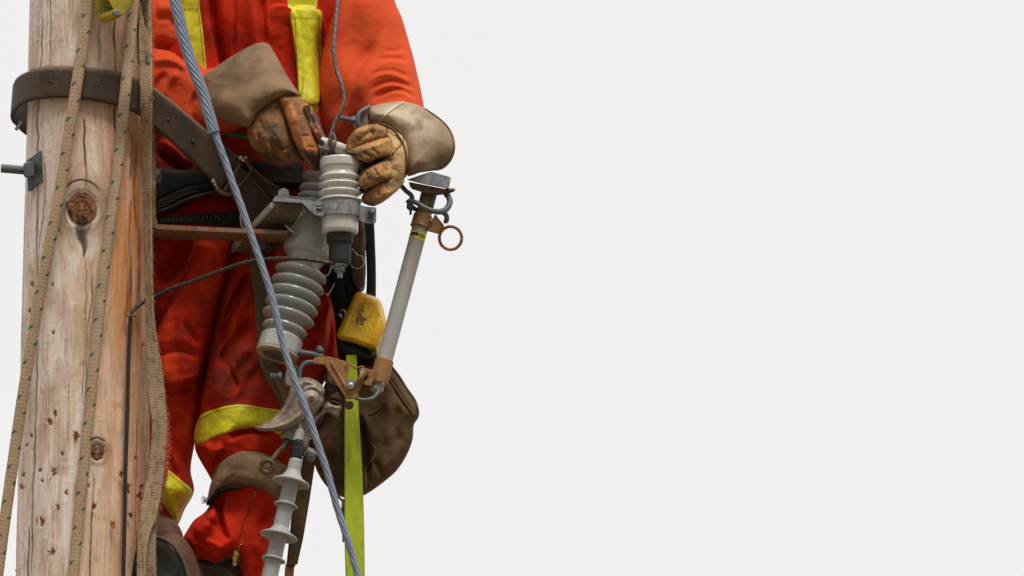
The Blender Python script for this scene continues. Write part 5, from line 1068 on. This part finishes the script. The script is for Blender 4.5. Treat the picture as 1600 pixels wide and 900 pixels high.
mesh('side_bolt', join(tube([(422, 588, -72), (440, 588, -74)], 5.6, n=14, smooth=False), prismax((438, 588, -74), (1, 0, -.1), 8.5, 6, 6, 1)), MT['galvdark'], hc, 'auto')
mesh('side_bolt', prismax((461, 575, -74), (0, 1, 0), 4.5, 9, 12, .8), MT['galvdark'], hc, 'auto')
mesh('eye_screw', join(torus((418, 729, -92), 9.6, 4.0, (.1, .1, 1), 40, 12), tube([(424, 721, -91), (434, 707, -88), (440, 700, -86)], [5.5, 4.4, 4.6], n=14), thread((439, 703, -86), (450, 688, -82), 5.8, 3.2, 18)), MT['castdark'], hc, True)
mesh('rubber_sleeve', lathe((523, 647, -62), (490, 700, -62), [(0, 9), (.03, 11), (.95, 11.5), (1, 10)], 30), MT['canvas'], hc, 'auto')

# insulated lead with sheds
pi = thing('polymer_insulator', 'slim light grey polymer insulator with round sheds hanging below the claw clamp', 'insulator', (426, 880, -95))
a0 = np.array([463., 718, -92]); a1 = np.array([416., 925, -100]); LL = a1-a0
def at(y): return (y-a0[1])/LL[1]
mesh('rod', lathe(tuple(a0), tuple(a1), [(0, 9), (.01, 10.6), (at(738), 11), (at(760), 12.4), (1, 12.6)], 36), MT['polymer'], pi, 'auto')
for y, r in ((753, 30), (788, 19.5), (837, 30), (873, 19.5), (921, 30)):
    bell = 20 if r > 25 else 13; c0 = tuple(a0+LL*at(y-bell)); c1 = tuple(a0+LL*at(y+3))
    o = mesh('shed', lathe(c0, c1, [(0, 10 if r > 25 else 11.8), (.35, 13.2), (.6, r*.58), (.75, r*.8), (.86, r*.97), (.92, r), (.97, r*.98), (1, r*.93), (.93, r*.7), (.85, 13)], 56), MT['polymer'], pi, 'auto', angle=60)
mesh('end_cap', lathe((469, 672, -88), (465, 690, -90), [(0, 7), (.2, 8), (1, 8.3)], 28), MT['polymer'], pi, 'auto')
mesh('tape_wrap', lathe((466, 688, -90), (462.5, 718, -92), [(0, 8.2), (.1, 9), (.3, 9.3), (.35, 9.0), (.6, 9.6), (.65, 9.3), (.9, 9.8), (1, 9)], 28), MT['tape'], pi, 'auto')
mesh('lead_wire', tube([(466, 655, -86), (468, 662, -90), (470, 674, -90)], [2.4, 2.8, 3.6], n=10), MT['polymer'], pi, True)

# climbing gaff shank on the calf
gf = thing('climbing_iron', 'dark leather covered climbing iron shank running down beside the calf', 'climbing iron', (460, 890, -40))
mesh('shank', hull([(478, 690, -50), (496, 700, -50), (484, 780, -50), (474, 840, -50), (464, 885, -50), (447, 887, -50), (456, 800, -50), (468, 740, -50)], [(478, 690, -30), (496, 700, -30), (484, 780, -30), (474, 840, -30), (464, 885, -30), (447, 887, -30), (456, 800, -30), (468, 740, -30)], 3), MT['canvas'], gf)
mesh('steel_end', hull([(446, 880, -46), (460, 880, -46), (456, 960, -46), (440, 960, -46)], [(446, 880, -36), (460, 880, -36), (456, 960, -36), (440, 960, -36)], 1.5), MT['rust'], gf)

# ---------------------------------------------------------------- things hanging from the tool belt
bag = thing('tool_bag', 'brown canvas tool bag hanging behind the lime strap', 'bag', (570, 770, 40))
cbag = [(611, 569), (621, 583), (634, 605), (648, 624), (655, 641), (654, 652), (647, 663), (645, 685), (637, 708), (620, 735), (601, 752), (582, 766), (568, 774), (545, 778), (530, 775), (516, 766), (501, 747), (493, 730), (490, 712), (486, 690), (488, 660), (498, 628), (516, 585), (560, 555), (590, 556)]
pBag = Puff(cbag, 44, 26, lerpz([(600, 580, 60), (630, 640, 45), (560, 740, 40), (510, 720, 50)]), lambda X, Y: wr(X, Y, 95, .03, .02, 4)+crease(X, Y, [(566, 640), (575, 665), (584, 695)], 8, 6, 10)+crease(X, Y, [(556, 640), (568, 680), (574, 720), (572, 760)], -11, 7, 5)+crease(X, Y, [(584, 715), (592, 735), (602, 750)], -6, 3, 6)+crease(X, Y, [(600, 610), (612, 650), (606, 700)], 5, 10)+crease(X, Y, [(622, 630), (618, 670), (628, 700)], -5, 8)+crease(X, Y, [(606, 585), (620, 615), (645, 650)], -5, 3, 6)+crease(X, Y, [(512, 700), (525, 740), (530, 765)], -6, 6), 1.6)
bg = mesh('bag_body', pBag.geo(1.6), MT['canvas'], bag, True)
def pband(pts, wdt, off=1.0, mat='canvas_trim', parent=bag, name='binding'):
    q = drapeP(pBag, pts, off, 2); mesh(name, tube(q, wdt, n=10, smooth=False, flat=.35), MT[mat], parent, True)
pband([(583, 694), (587, 706), (580, 720), (572, 735), (571, 770)], 4.2); pband([(606, 590), (628, 622), (646, 648)], 3.2); pband([(575, 648), (590, 640), (600, 626)], 3.4)
rim = mesh('bag_rim', tube(drapeP(pBag, [(612, 575), (622, 588), (634, 607), (648, 628), (652, 642)], .5, 3), 3.2, n=10, smooth=False), MT['canvas'], bag, True)

ns_ = thing('lime_strap', 'lime green webbing strap hanging straight down in front of the brown bag', 'strap', (555, 900, -10))
lL = [(541, 555, -22), (540, 600, -24), (538, 650, -26), (538, 700, -26), (538, 760, -26), (538, 830, -26), (540, 900, -26), (542, 1060, -26)]; lR = [(557, 555, -14), (559, 600, -16), (561, 650, -20), (564, 700, -22), (567, 760, -22), (569, 830, -22), (570, 900, -22), (573, 1060, -22)]
def neonc(U, V):
    c = np.array([.47, .58, .018])*(.86+.14*np.abs(np.sin(U*26))[..., None])*(.8+.35*fbm(U*3, V*.03, 401)[..., None])
    m = sstep(.60, .66, fbm(U*7, V*.10, 403, 3))*sstep(.40, .62, fbm(U*1.3, V*.012, 405, 2))+.3*sstep(.60, .75, fbm(U*3+V*.03, V*.03, 407, 3))
    c = c+(np.array([.10, .14, .02])-c)*np.clip(m, 0, 1)[..., None]*.75
    return c*np.where((U < .06) | (U > .94), .72, 1.0)[..., None]
mesh('webbing', ribbon(lL, lR, 3, 26, 1.6, disp=lambda U, V, pt: 2.2*(fbm(U*2, V*.02, 7)-.5)+.35*np.sin(V*2.1)*pt, colfun=neonc), MT['neon'], ns_, True)
tg = mesh('hook_tag', join(slab([(534, 778), (541, 782), (542, 800), (538, 812), (540, 846), (535, 848), (533, 800)], -20, 4, 1), tube([(528, 775, -15), (536, 786, -22), (534, 796, -22)], 2, n=8)), MT['bootgrey'], None, 'auto'); tag(tg, 'small grey hook tag beside the left edge of the lime strap', 'hook')

yc = thing('yellow_case', 'scuffed yellow plastic case hanging at the hip beside the fuse tube', 'case', (565, 545, -5))
pY = Puff([(557, 456), (562, 456), (592, 467), (597, 476), (601, 490), (604, 506), (597, 530), (588, 557), (584, 549), (566, 541), (545, 534), (529, 529.5), (526, 524), (535, 502), (545, 480), (553, 461)], 22, 9, lerpz([(560, 470, 0), (580, 540, -12)]), lambda X, Y: wr(X, Y, 97, .05, .04, 1.2)+crease(X, Y, [(594, 472), (590, 510), (580, 545)], 2.5, 5)+crease(X, Y, [(548, 480), (540, 505), (532, 524)], 2, 4))
def ycol(X, Y):
    c = np.array([.86, .50, .012])*np.ones(X.shape+(1,)); g = lambda x, y, a, b: np.exp(-((X-x)/a)**2-((Y-y)/b)**2)
    n = fbm(X*.22, Y*.20, 301, 4); m = np.clip(g(566, 488, 11, 16)*1.3+g(562, 505, 14, 12)*.8+g(588, 545, 6, 8), 0, 1)*sstep(.46, .56, n)
    m = np.maximum(m, sstep(.66, .72, fbm(X*.3, Y*.3, 305, 3))*.6)
    return c+(np.array([.13, .06, .02])-c)*m[..., None]*.85
mesh('case_shell', pY.geo(1.0, ycol), MT['yellow'], yc, True)
mesh('case_mouth_shade', Puff([(528, 528), (545, 533), (566, 540), (586, 554), (578, 562), (560, 560), (540, 555), (530, 545)], 16, 10, 10).geo(1.6), MT['black'], yc, True)  # black filler: shade inside the open case bottom put into its colour
mesh('hang_loop', join(tube([(565, 455, 0), (562, 447, -4), (566, 440, -4), (569, 446, -4), (566, 455, -4)], 1.8, n=8), tube([(561, 444, -6), (566, 438, -6)], 2.6, n=8, smooth=False)), MT['chrome'], yc, True)

hp = thing('hip_pouch', 'black leather hip pouch and tool holder hanging beside the arrester foot', 'pouch', (555, 530, 20))
mesh('pouch_body', join(Puff([(520, 395), (545, 380), (556, 400), (566, 450), (560, 480), (548, 500), (540, 530), (528, 535), (524, 510), (520, 480), (512, 450), (510, 420)], 30, 24, 20, lambda X, Y: wr(X, Y, 99, .04, .04, 3)+crease(X, Y, [(535, 430), (540, 470), (530, 500)], -5, 4)).geo(1.8), Puff([(528, 495), (560, 500), (585, 520), (600, 560), (592, 580), (560, 575), (535, 570), (526, 540)], 26, 20, 35).geo(2)), MT['blackleather'], hp, True)
mesh('back_strap', ribbon([(562, 335, 30), (570, 380, 30), (573, 430, 30), (570, 480, 30), (560, 530, 30)], [(584, 335, 30), (586, 380, 30), (587.5, 430, 30), (586, 490, 30), (578, 540, 30)], 12, 6, 5), MT['black'], hp, True)
mesh('tool_roll', Puff([(550, 345), (566, 342), (570, 360), (571, 400), (571.5, 430), (568, 448), (560, 452), (552, 440), (546, 410), (546, 370)], 13, 11, -8, lambda X, Y: wr(X, Y, 101, .14, .10, 3)).geo(1.4), MT['boot'], hp, True)
for y in (378, 399, 421, 442): mesh('stud', prismax((570, y, -10), (0, 0, 1), 1.8, 3, 10, .5), MT['chrome'], hp)
mesh('ring', join(torus((558, 409, -28), 10.5, 1.1, (.2, 0, 1), 32, 8, .62, -1.2), tube([(550, 388, -26), (556, 396, -28), (560, 400, -28)], 1.2, n=8)), MT['chrome'], hp, True)
mesh('snap_hook', tube([(523, 442, -5), (516, 455, -8), (512, 461, -8), (506, 457, -8), (499, 449, -4)], 2.0, n=8), MT['chrome'], hp, True)
mesh('snap_hook', join(tube([(532, 488, 0), (536, 484, -4), (541, 490, -4), (538, 496, -2)], 2.2, n=8), tube([(538, 497, -2), (534, 496, -2), (529, 490, -3)], 2.6, n=8, smooth=False)), MT['chrome'], hp, True)
mesh('wire_keeper', tube([(517, 415, -30), (514, 427, -34), (504, 434, -34), (497, 440, -30)], 1.6, n=8), MT['chrome'], hp, True)

# pulley block at the top
pb = thing('pulley_block', 'yellow green painted steel pulley block hanging at the top of the pole', 'pulley', (180, 10, -130))
mesh('side_plate', join(slab([(160, -90), (214, -90), (218, -30), (210, 0), (197, 20), (188, 27), (181, 24), (177, 15), (168, -2), (160, -40)], -152, 4, 1.2)), MT['pulley'], pb)
mesh('back_plate', slab([(146, -90), (200, -90), (196, -20), (185, 22), (163, 35), (157, 35), (152, 24), (147, 0), (145, -40)], -124, 4, 1.2), MT['pulley'], pb)
mesh('spacer', join(lathe((184, 20, -150), (161, 29, -122), [(0, 8), (1, 8)], 24)), MT['pulley'], pb, 'auto')
mesh('pin', lathe((184, 20, -156), (184, 21, -150), [(0, 4), (.2, 5), (1, 5.2)], 20), MT['galv'], pb, 'auto')
mesh('sheave', lathe((184, -45, -148), (180, -44, -128), [(0, 30), (.1, 34), (.5, 26), (.9, 34), (1, 30)], 48), MT['galvdark'], pb, 'auto')
